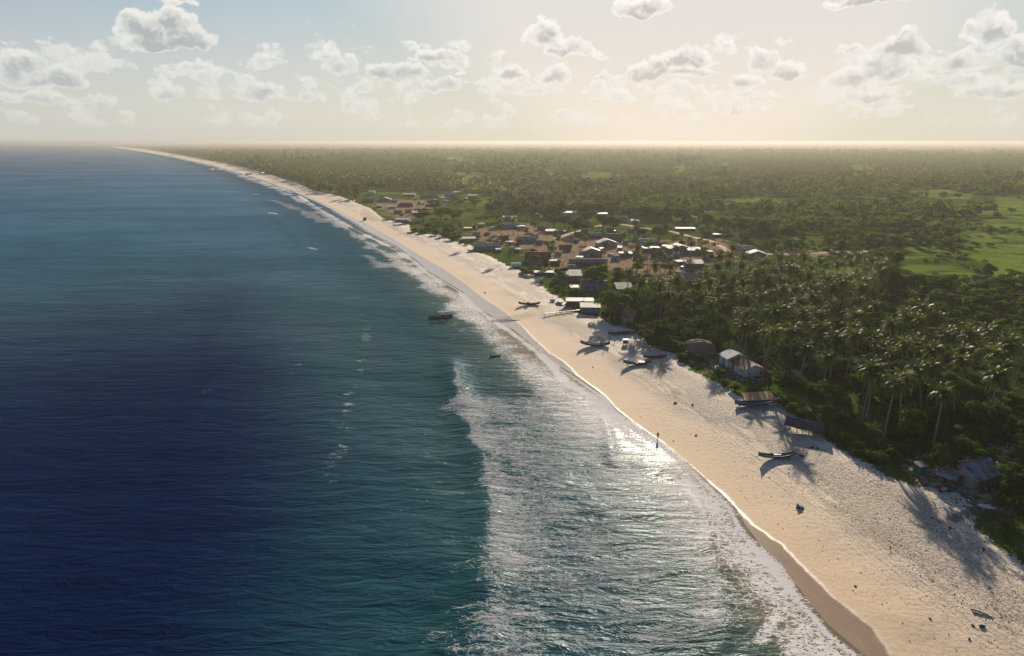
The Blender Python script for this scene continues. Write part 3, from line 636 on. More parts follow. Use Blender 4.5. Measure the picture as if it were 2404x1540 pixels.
ALLTREES = []       # dicts; decided first, built after
def addt(kind, x, y, s, rz=None, var=None, key='', cast=None):
    ALLTREES.append(dict(kind=kind, x=x, y=y, s=s, rz=random.uniform(0, 6.28) if rz is None else rz, var=var, key=key, r=math.hypot(x, y)))
CROWNS = [(1830,605),(1852,632),(1889,603),(1891,642),(1933,615),(1957,654),(1984,603),(2014,603),(2048,625),(2071,640),(1984,664),(1916,681),(2031,666),(1881,713),(1962,713),(1916,742),(1830,735),(2058,725),(2016,747),(2136,745),(2200,749),(2168,728),(1864,779),(1997,789),(2278,789),(2369,811),(2050,869),(1847,681),
 (1500,583),(1686,605),(1726,583),(1717,600),(1752,603),(1776,642),(1540,625),(1575,625),(1468,642),(1507,666),(1564,697),(1691,705),(1737,646),(1658,646),(1588,585),(1807,657),(1796,699),(1730,686),(1800,780),(1197,560)]
TRUNKED = [(2076,1041,2099,921),(2190,1068,2207,926),(2025,1000,2050,870)]
def crown_xy(px, py, h): return at(px, py, 1.5+h)
for (px, py) in CROWNS:
    h = 12.0; s = random.uniform(.92, 1.15)
    if py > 700: s *= 1.05
    x, y = crown_xy(px, py, h*s-.5); addt('palm', x, y, s, key='traced')
for bx, by, cx_, cy_ in TRUNKED:
    x, y = at(bx, by, 1.5); x2, y2 = at(cx_, cy_, 12.5); lean = math.hypot(x2-x, y2-y)
    addt('palm', x, y, .98, rz=math.atan2(y2-y, x2-x), var=(3 if lean < 2.5 else 1), key='edge')
# grove filling: crown positions inside this outline
GROVE = [(1450,690),(1540,640),(1640,650),(1690,615),(1780,600),(2080,610),(2090,650),(2060,700),(2150,735),(2260,760),(2404,790),(2404,860),(2330,900),(2200,880),(2120,900),(1960,860),(1900,830),(1830,800),(1700,770),(1600,750),(1500,740)]
def inpoly(px, py, poly):
    return inside(np.column_stack([np.atleast_1d(px), np.atleast_1d(py)]), np.array(poly, float))
taken = [(t['x'], t['y']) for t in ALLTREES]
def free(x, y, d):
    for a, b in taken:
        if (a-x)**2+(b-y)**2 < d*d: return False
    taken.append((x, y)); return True
cand = rng.uniform([1440, 600], [2620, 905], (1700, 2)); n = 0
for px, py in cand:
    if px < 2404 and not inpoly(px, py, GROVE)[0]: continue
    if px > 2404 and py < 760: continue
    h = rng.uniform(9.8, 13.5); x, y = at(px, py, 1.5+h)
    if math.hypot(x, y) < 150: continue
    if n < 95 and sdist(np.array([(x, y)]), GP)[0] > 13 and free(x, y, 7.2): addt('palm', x, y, h/12, key='grove'); n += 1
# traced broadleaf trees: base point, crown width in display px
TB = [(1397,676,80,0),(1548,563,62,0),(1415,540,60,4),(1365,548,55,1),(1440,545,40,0),(1500,555,40,1),(1320,505,40,0),(1165,520,45,1),(1152,505,40,0),(1212,510,50,1),(1259,512,50,1),(1292,508,38,0),(1253,542,26,4),(1301,535,45,1),(1326,537,40,4),(1350,550,45,0),(1377,552,45,1),(1371,508,50,1),(1379,525,40,4),
 (894,453,38,0),(842,453,40,4),(868,447,30,0),(1029,452,28,0),(994,517,50,1),(1035,517,60,1),(1065,522,55,5),(1007,543,25,4),(1054,552,40,1),(1020,498,45,1),(1076,490,50,5),(1114,488,60,1),(1164,494,30,0),(1207,498,40,1),(1660,540,60,4),(1700,545,70,0),(1640,520,50,1),(1600,522,45,4),(1560,525,50,0),(1520,515,45,1),(1740,555,70,1),(1790,565,80,4),(1850,570,60,0),
 (1437,742,95,0),(1480,735,60,4),(1555,795,60,1),(1955,962,85,3),(1915,930,60,1),(2010,925,60,4),(2160,915,70,3)]
for px, py, w, k in TB:
    x, y = at(px, py, 1.5); s = w*mpp(px, py)/(8.6 if k not in (1, 5) else 10.6)
    addt('tree', x, y, max(.35, min(s, 1.7)), var=k, key='traced'); taken.append((x, y))
NO_TREE = [[(830,455),(900,445),(1000,448),(1130,455),(1150,480),(1250,505),(1400,500),(1500,512),(1600,528),(1700,560),(1800,588),(1840,592),(1970,588),(1970,600),(1830,606),(1700,615),(1660,600),(1640,700),(1600,690),(1520,690),(1430,700),(1380,760),(1200,660),(1050,560),(900,530)]]
P_MID = [[(1010,468),(1130,443),(1440,448),(1460,490),(1300,498),(1120,490)], [(640,403),(760,385),(960,385),(1060,402),(1125,440),(1000,462),(930,448),(840,440),(790,447),(700,425)],
 [(1330,387),(1700,397),(1690,420),(1500,425),(1330,408)], [(1650,366),(2404,376),(2404,425),(2100,430),(1800,428),(1650,408)], [(1440,450),(1750,425),(1760,450),(1500,480)]]
for _ in range(120):
    a, b = random.uniform(860, 1700), random.uniform(465, 680)
    if inpoly(a, b, NO_TREE[0])[0] and sdist(np.array([at(a, b)]), GP)[0] > 4:
        x, y = at(a, b)
        if free(x, y, 6): addt('tree', x, y, random.uniform(.45, .85), var=random.choice([0, 1, 4, 5]), key='village')
for a, b in [(1120, 575), (1290, 630), (1000, 470), (1150, 500), (1460, 590), (1550, 640), (1610, 610), (1240, 500), (1060, 500), (1340, 570), (1175, 548), (1205, 552), (1415, 620), (1375, 585), (1520, 612), (1490, 560), (1545, 572), (1665, 590), (1620, 615), (1265, 545), (985, 500), (1030, 490), (1095, 510)]:
    x, y = at(a, b); addt('palm', x, y, random.uniform(.8, 1.0), key='village')
meadow_np = [np.array(m, float) for m in MEADOWS]
# jittered rows of trees over the land, spacing opening with distance
r = 150.0; allc = []
while r < 5200:
    s = 6.4+max(0, r-330)*.0062; na = int(R(102)*r/s)
    for j in range(na):
        a = R(-52)+R(102)*(j+random.random())/na; rr_ = r+random.uniform(-.5, .5)*s
        allc.append((rr_*math.sin(a), rr_*math.cos(a), s))
    r += s
allc = np.array(allc); P2 = allc[:, :2]
dG = np.full(len(P2), -1.); dG = sdist(P2, GP)
px, py = proj(P2[:, 0], P2[:, 1], 1.5)
DP2 = np.column_stack([px, py])
ok = (dG > 2.5) & (px > -60) & (px < 2760)
rr_ = np.hypot(P2[:, 0], P2[:, 1])
in_forest = inside(DP2, np.array(FOREST[0], float))
village = inside(DP2, np.array(NO_TREE[0], float))
meadow = np.zeros(len(P2), bool)
for mp in meadow_np: meadow |= inside(DP2, mp)
palmz = np.zeros(len(P2), bool)
for mp in P_MID: palmz |= inside(DP2, np.array(mp, float))
clump = fbm(P2[:, 0]*1.0, P2[:, 1], 90, 11, 4); clump2 = fbm(P2[:, 0], P2[:, 1], 420, 13, 3)
palmr = vnoise(P2[:, 0], P2[:, 1], 300, 19)
tk = np.array(taken)
rest_low = (py > 600) & ~in_forest
for i in np.nonzero(ok)[0]:
    x, y = P2[i]; d = rr_[i]
    if village[i] or meadow[i]:
        if not (meadow[i] and random.random() < .06): continue
    if rest_low[i] and px[i] < 1450: continue
    if py[i] > 600 and not in_forest[i] and px[i] < 2060: continue
    dens = 1.0
    if in_forest[i]: dens = .92
    elif d < 900 and not palmz[i]: dens = np.clip((clump[i]-.44)*9+.25, .05, .95)
    elif not palmz[i]: dens = np.clip((clump[i]-.45)*8+.45+(clump2[i]-.5)*2, .12, .97)
    if palmz[i]: dens = .9
    if random.random() > dens: continue
    if in_forest[i] and dG[i] < 7: continue
    if in_forest[i] and px[i] > 2180 and py[i] > 890: continue
    if in_forest[i] and d < 460:
        if ((tk[:, 0]-x)**2+(tk[:, 1]-y)**2).min() < 5: continue
    g = min(2.0, max(1.0, allc[i, 2]/7.6))
    if palmz[i] or (d > 700 and palmr[i] > .72 and random.random() < .6):
        if d > 560: g = min(g, 1.35)
        addt('palm', x, y, random.uniform(.8, 1.1)*min(g, 1.5), key='mid')
        if palmz[i] and random.random() < .25: continue
        if palmz[i]: x += 3; y += 3; addt('tree', x, y, random.uniform(.35, .55)*g, key='under'); 
    else:
        s = random.uniform(.55, 1.15)*g**.95*(.75+.5*clump[i])
        if in_forest[i]: s *= .68
        kk = random.choice([0, 1, 2, 3, 4, 5] if not (in_forest[i] and px[i] > 2060 and py[i] < 800) else [1, 5])
        addt('tree', x, y, s, var=kk, key='forest' if in_forest[i] else 'mid')

# low scrub filling the plain between the trees
SCRUB = []
r = 300.0
while r < 2300:
    s = 5.2+max(0, r-330)*.009; na = int(R(98)*r/s)
    for j in range(na):
        a = R(-50)+R(98)*(j+random.random())/na; q_ = r+random.uniform(-.5, .5)*s; SCRUB.append((q_*math.sin(a), q_*math.cos(a), s))
    r += s
SCRUB = np.array(SCRUB); _px, _py = proj(SCRUB[:, 0], SCRUB[:, 1], 1.5); _q = np.column_stack([_px, _py]); _bad = inside(_q, np.array(NO_TREE[0], float)) | (_px < -60) | (_px > 2750) | (sdist(SCRUB[:, :2], GP) < 3)
for mp in meadow_np: _bad |= inside(_q, mp) & (rng.random(len(SCRUB)) > .10)
_bad |= rng.random(len(SCRUB)) > np.clip((fbm(SCRUB[:, 0], SCRUB[:, 1], 45, 44, 3)-.46)*9+.45, .10, .92)
SCRUB = [dict(x=a, y=b, s=s/5.2*.42*random.uniform(.6, 1.3), rz=random.uniform(0, 6), r=math.hypot(a, b)) for a, b, s in SCRUB[~_bad]]

# ------------------------------------------------------------------ buildings
def mat_metal_roof(name, base, rust=.3, stripe=.0, rough=.45, dirt=(.10, .06, .04)):
    m, T = newmat(name); o = T.n('ShaderNodeTexCoord').outputs['Object']
    s = T.n('ShaderNodeSeparateXYZ', None, {0: o})
    w = T.m('SINE', T.m('MULTIPLY', s.outputs[0], 22.0))
    n = T.noise(o, .55, 6, .7); n2 = T.noise(T.v('MULTIPLY', o, (2.2, .35, .35)), 1.0, 4, .7)
    panel = T.noise(T.v('SNAP', T.v('MULTIPLY', o, (1, .4, 0)), (.9, .9, .9)), 3.7, 0)
    c = T.mix(T.mr(panel, .3, .7), c4(tuple(x*.72 for x in base)), c4(base))
    c = T.mix(T.mr(T.m('ADD', T.m('MULTIPLY', n, .6), T.m('MULTIPLY', n2, .4)), .62-rust*.3, .70-rust*.25), c, rgb(.20, .075, .035))
    c = T.mix(T.m('MULTIPLY', T.mr(n2, .55, .75), .5), c, c4(dirt))
    out(T, pbsdf(T, col=c, rough=rough+.2, metal=.0, spec=.15, nrm=T.bump(w, .6, .03)).outputs[0]); return m
def mat_thatch(name, base=(.17, .135, .10)):
    m, T = newmat(name); o = T.n('ShaderNodeTexCoord').outputs['Object']
    n = T.noise(T.v('MULTIPLY', o, (4, 1, 1)), 2.2, 6, .75); n2 = T.noise(o, .5, 3)
    c = T.mix(T.mr(n, .3, .7), c4(tuple(x*.45 for x in base)), c4(tuple(x*1.4 for x in base)))
    c = T.mix(T.m('MULTIPLY', n2, .5), c, c4(base))
    out(T, pbsdf(T, col=c, rough=1, spec=.1, nrm=T.bump(n, 1, .15)).outputs[0]); return m
def mat_planks(name, base, var=.4):
    m, T = newmat(name); o = T.n('ShaderNodeTexCoord').outputs['Object']
    s = T.v('MULTIPLY', o, (3.5, 3.5, .25)); n = T.noise(s, 1.4, 4, .7); n2 = T.noise(o, .7, 4)
    pl = T.noise(T.v('SNAP', o, (.35, .35, 9)), 5, 0)
    c = T.mix(T.mr(T.m('ADD', T.m('MULTIPLY', n, .5), T.m('MULTIPLY', pl, .5)), .3, .7), c4(tuple(x*(1-var) for x in base)), c4(tuple(min(.8, x*(1+var*.5)) for x in base)))
    c = T.mix(T.m('MULTIPLY', T.mr(n2, .5, .7), .4), c, rgb(.10, .06, .035))
    out(T, pbsdf(T, col=c, rough=.85, spec=.2, nrm=T.bump(n, .5, .03)).outputs[0]); return m
RM = {'silver': mat_metal_roof('roof_silver', (.36, .37, .37), .25, rough=.5), 'pale': mat_metal_roof('roof_pale', (.38, .32, .25), .35), 'grey': mat_metal_roof('roof_grey', (.20, .20, .20), .35),
      'rust': mat_metal_roof('roof_rust', (.30, .24, .22), .95), 'mixed': mat_metal_roof('roof_mixed', (.34, .35, .37), .55), 'maroon': mat_metal_roof('roof_maroon', (.20, .08, .06), .5), 'blue': mat_metal_roof('roof_blue', (.10, .28, .42), .1),
      'dark': mat_metal_roof('roof_dark', (.14, .14, .15), .3), 'thatch': mat_thatch('roof_thatch'), 'thatch_dark': mat_thatch('roof_thatch_dark', (.10, .09, .08)), 'cream': mat_metal_roof('roof_cream', (.46, .41, .34), .18)}
WM = {'white': mat_planks('wall_white', (.52, .51, .47)), 'grey': mat_planks('wall_grey', (.24, .23, .21)), 'brown': mat_planks('wall_brown', (.16, .11, .075)), 'brick': mat_planks('wall_brick', (.30, .14, .09)), 'blue': mat_planks('wall_blue', (.10, .22, .33)),
      'tan': mat_planks('wall_tan', (.42, .30, .17)), 'dark': mat_planks('wall_dark', (.075, .065, .06)), 'green': mat_planks('wall_green', (.02, .17, .14)), 'maroon': mat_planks('wall_maroon', (.15, .05, .04))}
M_DOOR = simplemat('door_wood', (.07, .055, .045)); M_WIN = simplemat('window_dark', (.025, .028, .032), .3); M_BLUE = simplemat('blue_paint', (.03, .16, .32), .5)
M_FRAME = simplemat('window_frame', (.30, .28, .24)); M_POST = simplemat('post_wood', (.15, .12, .09)); M_WHITE = simplemat('white_paint', (.70, .68, .62), .5)
HUTS = []
def hut(px, py, wpx, D=5.0, h=2.3, roof='gable', rm='grey', wm='grey', yaw=0, label='', pitch=.32, doors=1, wins=2, ov=.35, cat='hut', name='hut', rlabel=None, post=False, door_mat=None):
    """px,py: the middle of the near wall's foot; wpx: width in display px"""
    x, y, z = place(px, py); w = wpx*mpp(px, py)
    x += math.sin(-yaw)*0-math.sin(yaw)*D/2; y += math.cos(yaw)*D/2
    e = empty(name, (x, y, gz(x, y)-.02), yaw); tag(e, label, cat, 'huts and houses of the fishing village')
    hw, hd = w/2, D/2; wl = MB()
    if post:
        for sx in (-1, 0, 1):
            for sy in (-1, 1):
                p = MB(); p.tube([(sx*(hw-.15), sy*(hd-.15), -.3), (sx*(hw-.15), sy*(hd-.15), h)], .07, 6); p.build('post', M_POST, e)
    rise = {'gable': hd*pitch*1.25, 'gable_side': hw*pitch*1.1, 'shed': D*pitch*.35, 'flat': .18, 'hip': hd*pitch*1.3, 'mound': hd*.55}[roof]
    if not post:
        if roof == 'gable': wl.prism([(-hd, -.3), (hd, -.3), (hd, h), (0, h+rise-.05), (-hd, h)], -hw, hw, 'x')
        elif roof == 'gable_side': wl.prism([(-hw, -.3), (hw, -.3), (hw, h), (0, h+rise-.05), (-hw, h)], -hd, hd, 'y')
        elif roof in ('shed', 'flat'): wl.prism([(-hd, -.3), (hd, -.3), (hd, h+rise-.04), (-hd, h-.04)], -hw, hw, 'x')
        else: wl.box((0, 0, h/2-.15), (w, D, h+.3))
        wl.build('wall', WM[wm], e)
    rf = MB(); t = .07
    if roof == 'gable':
        s = rise/hd; y1 = hd+ov
        rf.prism([(-y1, h-s*ov), (0, h+rise), (0, h+rise+t), (-y1, h-s*ov+t)], -hw-ov, hw+ov, 'x')
        rf.prism([(y1, h-s*ov), (y1, h-s*ov+t), (.001, h+rise+t), (.001, h+rise)], -hw-ov, hw+ov, 'x')
    elif roof == 'gable_side':
        s = rise/hw; x1 = hw+ov
        rf.prism([(-x1, h-s*ov), (0, h+rise), (0, h+rise+t), (-x1, h-s*ov+t)], -hd-ov, hd+ov, 'y')
        rf.prism([(x1, h-s*ov), (x1, h-s*ov+t), (.001, h+rise+t), (.001, h+rise)], -hd-ov, hd+ov, 'y')
    elif roof in ('shed', 'flat'):
        s = rise/D
        rf.prism([(-hd-ov, h-s*ov), (hd+ov, h+rise+s*ov), (hd+ov, h+rise+s*ov+t), (-hd-ov, h-s*ov+t)], -hw-ov, hw+ov, 'x')
    elif roof == 'hip':
        x1, y1 = hw+ov, hd+ov; rl = max(.2, hw-hd*.7)
        vs = [(-x1, -y1, h-.15), (x1, -y1, h-.15), (x1, y1, h-.15), (-x1, y1, h-.15), (-rl, 0, h+rise), (rl, 0, h+rise)]
        rf.add(vs, [(0,1,5,4), (1,2,5), (2,3,4,5), (3,0,4), (3,2,1,0)])
    elif roof == 'mound':
        n = 26; rings = 7; vs = []; fs = []
        for k in range(rings):
            t_ = k/(rings-1); rr = math.cos(t_*PI/2)**.75; zz = h*.35+(rise+h*.65)*math.sin(t_*PI/2)
            for j in range(n):
                a = 2*PI*j/n; wv = 1+.10*math.sin(3*a+1)+random.uniform(-.04, .04); vs.append((math.cos(a)*(hw+ov)*rr*wv, math.sin(a)*(hd+ov)*rr*wv, zz+random.uniform(-.12, .12)))
        for k in range(rings-1):
            for j in range(n): fs.append((k*n+j, k*n+(j+1) % n, (k+1)*n+(j+1) % n, (k+1)*n+j))
        rf.add(vs, fs)
    ro = rf.build('roof', RM[rm], e)
    if rlabel: ro['label'] = rlabel
    if roof in ('gable',) and not rm.startswith('thatch'):
        rc = MB(); rc.box((0, 0, h+rise+t+.03), (w+2*ov, .28, .05)); rc.build('ridge_cap', RM['grey'] if rm != 'grey' else RM['dark'], ro)
    if not post and roof != 'mound':
        rs = random.Random(int(px*7+py)); slots = [(-.7+1.4*(i+.5)/(doors+wins)) for i in range(doors+wins)]; rs.shuffle(slots)
        for i in range(doors):
            d = MB(); d.box((slots[i]*hw, -hd-.03, .95), (.85, .08, 1.9)); dd = d.build('door', door_mat or M_DOOR, e)
            if w > 6: k = MB(); k.box((slots[i]*hw+.3, -hd-.09, .95), (.06, .05, .12)); k.build('handle', M_FRAME, dd)
        for i in range(wins):
            f = MB(); xx = slots[doors+i]*hw; f.box((xx, -hd-.02, min(1.45, h*.62)), (.95, .07, .75)); ff = f.build('window', M_FRAME, e)
            g = MB(); g.box((xx, -hd-.06, min(1.45, h*.62)), (.75, .04, .55)); g.build('pane', M_WIN, ff)
    HUTS.append((label, x, y)); return e, w
H = hut
H(1101,567,30,5,1.9,'shed','pale','grey',.1,'low shack with pale slanting roof above the beach beside a blue tarpaulin')
H(1144,587,62,7,2.5,'gable','cream','grey',.05,'long grey plank hut with pale corrugated roof standing on the edge of the sand', doors=1, wins=4)
H(1237,570,46,7,2.4,'gable','mixed','blue',-.1,'weathered hut with patched blue-grey roof beside the lone village palm')
H(1203,537,38,6,2.6,'gable','silver','grey',.35,'hut with bright silver roof beside a meadow, next to the bamboo hut')
H(1223,538,18,4,2.2,'flat','pale','tan',.1,'small tan bamboo hut against the right wall of the bright silver-roofed hut')
H(1275,540,22,5,2.3,'gable','silver','grey',.2,'small hut with shiny grey roof squeezed between two broad village trees')
H(1304,549,44,6,2.0,'shed','grey','dark',.0,'long low dark hut with whitish front below the broad village trees', wins=4)
H(1327,590,29,6,2.2,'gable','thatch_dark','brick',-.1,'small red brick hut with dark roof beside the forked dirt path')
H(1262,616,58,9,2.3,'gable','rust','grey',-.04,'big old hut with patchy rust-red and grey roof near the beach grass', .5, rlabel='patchy rust and grey roof')
H(1278,648,46,4,1.8,'flat','grey','dark',-.02,'long low shelter with flat pale grey roof at the top of the beach', wins=1)
H(1334,660,62,7,2.7,'shed','pale','grey',.0,'long grey house with pale slanting roof left of the big dome-shaped tree', .6, wins=4)
H(1395,684,58,6,2.5,'gable','grey','grey',-.08,'hut with blue-grey tin roof in front of the big dome-shaped tree', .45)
H(1349,685,17,4,2.0,'flat','cream','blue',.0,'small blue kiosk with a pale flat roof on the grass', wins=0, cat='kiosk', name='kiosk')
H(1389,602,50,7,2.6,'gable_side','pale','grey',.06,'dark plank hut with pale gable front in the middle of the village')
H(1384,626,82,6,2.4,'gable','grey','dark',-.03,'very long dark hut with dull grey roof beside the yellow tarpaulin', wins=6)
H(1400,560,28,6,2.3,'gable','pale','brown',.25,'hut with pale sandy roof left of the silver and maroon roofs')
H(1427,580,46,7,2.7,'gable_side','silver','grey',.15,'hut with wide silver roof and grey gable in the village centre')
H(1443,566,44,7,2.9,'gable','maroon','brown',-.25,'hut with a dark maroon roof behind the wide silver roof')
H(1524,576,44,7,2.4,'gable','cream','grey',.3,'hut with cream roof below the dome-shaped bush')
H(1531,592,38,6,2.4,'flat','pale','brown',.08,'hut with flat sandy roof just below the cream-roofed one')
H(1600,594,52,9,2.5,'gable_side','cream','grey',.12,'large building with broad glaring pale roof beside the dirt road, left half')
H(1633,598,34,7,2.6,'shed','cream','grey',.05,'annexe with glaring pale slanting roof on the right end of the large building')
H(1548,606,44,6,2.3,'gable','thatch','brown',-.5,'steep thatched hut between the pale village roofs', .8, wins=0)
H(1633,630,40,6,2.5,'shed','pale','dark',.02,'hut with pinkish pale roof beyond the blue water tank', .5)
H(1618,671,48,7,2.3,'shed','grey','maroon',.04,'hut with big pale grey slanting roof and maroon wall in front of the palms', .9, wins=1)
H(1741,594,44,7,2.6,'gable','cream','grey',-.35,'left building of the roof row at the end of the dirt road')
H(1778,607,40,7,2.6,'gable_side','silver','grey',-.1,'right building of the roof row at the end of the dirt road, with blue-white roof')
H(1691,557,32,5,2.0,'flat','blue','dark',.0,'open shed with a flat blue roof in bushes above the road', wins=1)
H(1610,543,44,6,2.1,'flat','cream','brown',-.05,'low building with flat white roof on the far side of the road')
H(1459,522,34,7,3.2,'gable','grey','grey',.2,'tall grey house with gable roof behind the village trees', wins=3)
H(1491,524,16,4,2.2,'flat','silver','white',.0,'small white box hut at the far bend of the road', wins=1)
H(1334,511,36,7,4.2,'shed','grey','grey',-.1,'two-storey grey house in front of the palm grove', wins=4, name='house', cat='house')
H(1307,500,34,7,2.6,'gable','pale','white',.1,'house with whitish roof at the foot of the palm grove')
H(1415,508,22,5,2.3,'shed','pale','brown',.0,'small hut with orange-tan roof among the back trees')
H(1470,603,28,5,2.0,'flat','cream','brown',.0,'low hut with thin white roof left of the two tall village palms', wins=1)
H(1467,692,36,6,2.6,'shed','pale','grey',.05,'pale roofed hut half hidden by trees behind the beach sheds', .7)
H(1362,720,62,5,2.3,'flat','pale','brown',-.02,'rear beach shed with flat sandy roof beside the wooden jetty', wins=2, cat='shed', name='beach_shed')
H(1386,735,44,5,2.3,'shed','pale','blue',-.06,'front beach shed with pale roof and blue door beside the wooden jetty', wins=1, cat='shed', name='beach_shed', door_mat=M_BLUE)
H(1473,768,26,5,3.4,'shed','maroon','grey',-.3,'narrow hut with reddish-brown roof at the edge of the trees behind the beach', 1.0, wins=0)
H(1645,840,70,9,1.9,'mound','thatch','brown',-.1,'big sagging heap-shaped thatched shelter at the forest edge', cat='shelter', name='thatched_shelter')
H(864,476,28,7,2.2,'gable','dark','dark',.1,'dark low hut at the shore end of the far village')
H(904,474,30,7,2.4,'gable_side','grey','grey',.1,'grey gabled hut left of the bare orange ground')
H(925,476,15,5,1.8,'gable','blue','grey',.0,'small teal tent-like hut beside bare orange ground', wins=0, cat='tent')
H(952,486,38,9,2.0,'hip','thatch_dark','brown',.05,'wide dark thatched hut on the bare orange ground')
H(934,502,18,5,2.0,'gable','dark','dark',.1,'little dark hut between orange ground and beach')
H(959,461,30,8,2.4,'shed','pale','grey',.0,'hut with tan roof below the far palm grove, behind bare orange ground')
H(1007,465,38,9,2.6,'gable','grey','grey',.15,'wide grey gabled house at the back of the far village')
H(1057,461,24,8,2.6,'gable','silver','blue',.0,'blue-grey house at the foot of the far palm grove')
H(1074,456,20,7,2.4,'shed','pale','brown',.0,'hut with flat tan roof behind the blue-grey house of the far village')
H(1037,468,12,5,2.0,'flat','cream','white',.0,'tiny white hut in the far village', wins=1)
H(1095,470,14,5,2.0,'flat','cream','maroon',.0,'tiny white-roofed red hut in the far village', wins=1)
H(1110,464,22,7,2.4,'shed','pale','brown',.0,'brown hut right of the tiny red hut, at the palm grove edge')
H(943,521,30,6,2.0,'flat','silver','grey',.05,'hut with flat blue-grey roof standing above the two far beach boats')
H(954,525,18,5,2.4,'gable_side','pale','grey',.0,'round-fronted pale hut touching the flat blue-grey roof by the beach')
H(982,504,28,6,2.0,'shed','cream','grey',.3,'hut with white slanting roof behind the seaside bushes')
H(1197,515,32,6,2.3,'flat','silver','grey',.05,'pale flat-roofed house behind the bright silver-roofed hut')
H(1101,540,24,5,1.4,'flat','cream','grey',.0,'very low white hut on brown ground behind the seaside bushes', wins=1, doors=0)
H(872,453,14,6,2.0,'shed','cream','white',.0,'tiny bright white roof among round trees at the shore')
H(653,410,24,14,3.5,'gable','grey','grey',.1,'far grey hut at the top of the beach, right of its smaller neighbour')
H(636,405,14,14,3.5,'gable','grey','grey',.1,'far small grey hut at the top of the beach, left of its bigger neighbour')
H(960,500,16,5,1.9,'gable','thatch','brown',.2,'small brown thatched hut at the middle of the bare orange ground')

# lean-tos, kitchens and stores between the houses
_rn = {'silver': 'silver', 'pale': 'tan', 'grey': 'grey', 'rust': 'rusty', 'mixed': 'patched', 'cream': 'cream', 'thatch': 'thatched', 'dark': 'dark', 'blue': 'blue'}
_base = [(1120, 555), (1172, 592), (1215, 592), (1255, 560), (1268, 575), (1300, 620), (1310, 600), (1352, 570), (1360, 612), (1345, 634), (1408, 590), (1442, 612), (1455, 588), (1470, 575), (1492, 600), (1500, 610), (1560, 585), (1575, 612), (1585, 605), (1598, 622), (1655, 612), (1670, 598), (1648, 650), (1600, 650), (1705, 605),
 (1180, 560), (1195, 575), (1375, 545), (1350, 525), (1440, 548), (1510, 548), (1545, 545), (1415, 655), (1320, 672), (990, 480), (1010, 485), (1025, 472), (975, 470), (920, 490), (890, 488), (1045, 475), (1128, 532), (1160, 540), (1050, 470), (1485, 545)]
_mk = list(_rn); _rr = random.Random(5)
_nb = {}
for i, (a, b) in enumerate(_base):
    k = _mk[i*4 % 9]; x, y = at(a, b); j = min(range(len(HUTS)), key=lambda q: math.hypot(HUTS[q][1]-x, HUTS[q][2]-y)+(99 if HUTS[q][0].startswith('tiny shack') else 0)); hl = HUTS[j][0]
    c = ' '.join(w for w in hl.replace(',', '').split()[:5]); side = 'left' if x < HUTS[j][1] else 'right'; key = (k, side, c)
    while key in _nb: k = _mk[(_mk.index(k)+1) % 9]; key = (k, side, c)
    _nb[key] = 1
    for w in (' with', ' and', ' of', ' on', ' at', ' below', ' behind', ' in', ' beside', ' the', ' a'):
        if c.endswith(w): c = c[:-len(w)]
    hut(a, b, _rr.uniform(9, 19), _rr.uniform(3, 4.5), _rr.uniform(1.6, 2.1), _rr.choice(['gable', 'shed', 'flat', 'gable']), k, _rr.choice(['grey', 'brown', 'dark', 'tan', 'white']), _rr.uniform(-.5, .5), 'tiny shack with %s roof to the %s of the %s' % (_rn[k], side, c), wins=1, doors=1 if i % 3 else 0, ov=.2)
# --- the white shed with the rusty roof behind the beach
def corner_box(a, b, h): pass
def frame_from(pA, pB, z=None):
    """ground points of two display points, with angle"""
    xa, ya, za = place(*pA); xb, yb, zb = place(*pB); return xa, ya, xb, yb, (za+zb)/2
xa, ya, xb, yb, zz = frame_from((1688, 852), (1744, 887))        # long front wall runs from far left to near right
yaw = math.atan2(yb-ya, xb-xa); Ln = math.hypot(xb-xa, yb-ya); dep = 6.2
e = empty('tin_shed', (xa, ya, zz), yaw); tag(e, 'white weathered tin shed with half silver, half rusty roof at the forest edge', 'shed', 'huts and houses of the fishing village')
HUTS.append(('rusty-roofed white shed', (xa+xb)/2, (ya+yb)/2))
k = .36*Ln; h1, h2 = 2.9, 2.3
w = MB(); w.prism([(0, -.4), (dep, -.4), (dep, h1), (dep/2, h1+1.1), (0, h1)], 0, k, 'x'); w.build('wall', WM['white'], e)['label'] = 'taller end wall with blue door'
w = MB(); w.prism([(.5, -.4), (dep, -.4), (dep, h2), (dep/2+.3, h2+1.15), (.5, h2)], k+.003, Ln, 'x'); w.build('wall', WM['white'], e)
def slope(x0, x1, y0, z0, y1, z1, t=.06): r = MB(); r.prism([(y0, z0), (y1, z1), (y1, z1+t), (y0, z0+t)], x0, x1, 'x'); return r
r = MB(); r.prism([(-.45, h1-.16), (dep/2, h1+1.12), (dep/2, h1+1.2), (-.45, h1-.08)], -.4, k+.35, 'x'); r.prism([(dep+.4, h1-.14), (dep/2+.002, h1+1.12), (dep/2+.002, h1+1.2), (dep+.4, h1-.06)], -.4, k+.35, 'x')
ro = r.build('roof', RM['silver'], e); ro['label'] = 'silver corrugated roof half'
r = MB(); r.prism([(.05, h2-.12), (dep/2+.3, h2+1.18), (dep/2+.3, h2+1.25), (.05, h2-.05)], k+.36, Ln+.35, 'x'); r.prism([(dep+.4, h2-.12), (dep/2+.302, h2+1.18), (dep/2+.302, h2+1.25), (dep+.4, h2-.05)], k+.36, Ln+.35, 'x')
ro = r.build('roof', RM['rust'], e); ro['label'] = 'rusty red-brown roof half'
d = MB(); d.box((k*.55, -.03, 1.05), (1.3, .08, 2.1)); dd = d.build('door', M_BLUE, e); hh = MB(); hh.box((k*.55+.45, -.09, 1.05), (.07, .06, .2)); hh.build('handle', M_FRAME, dd)
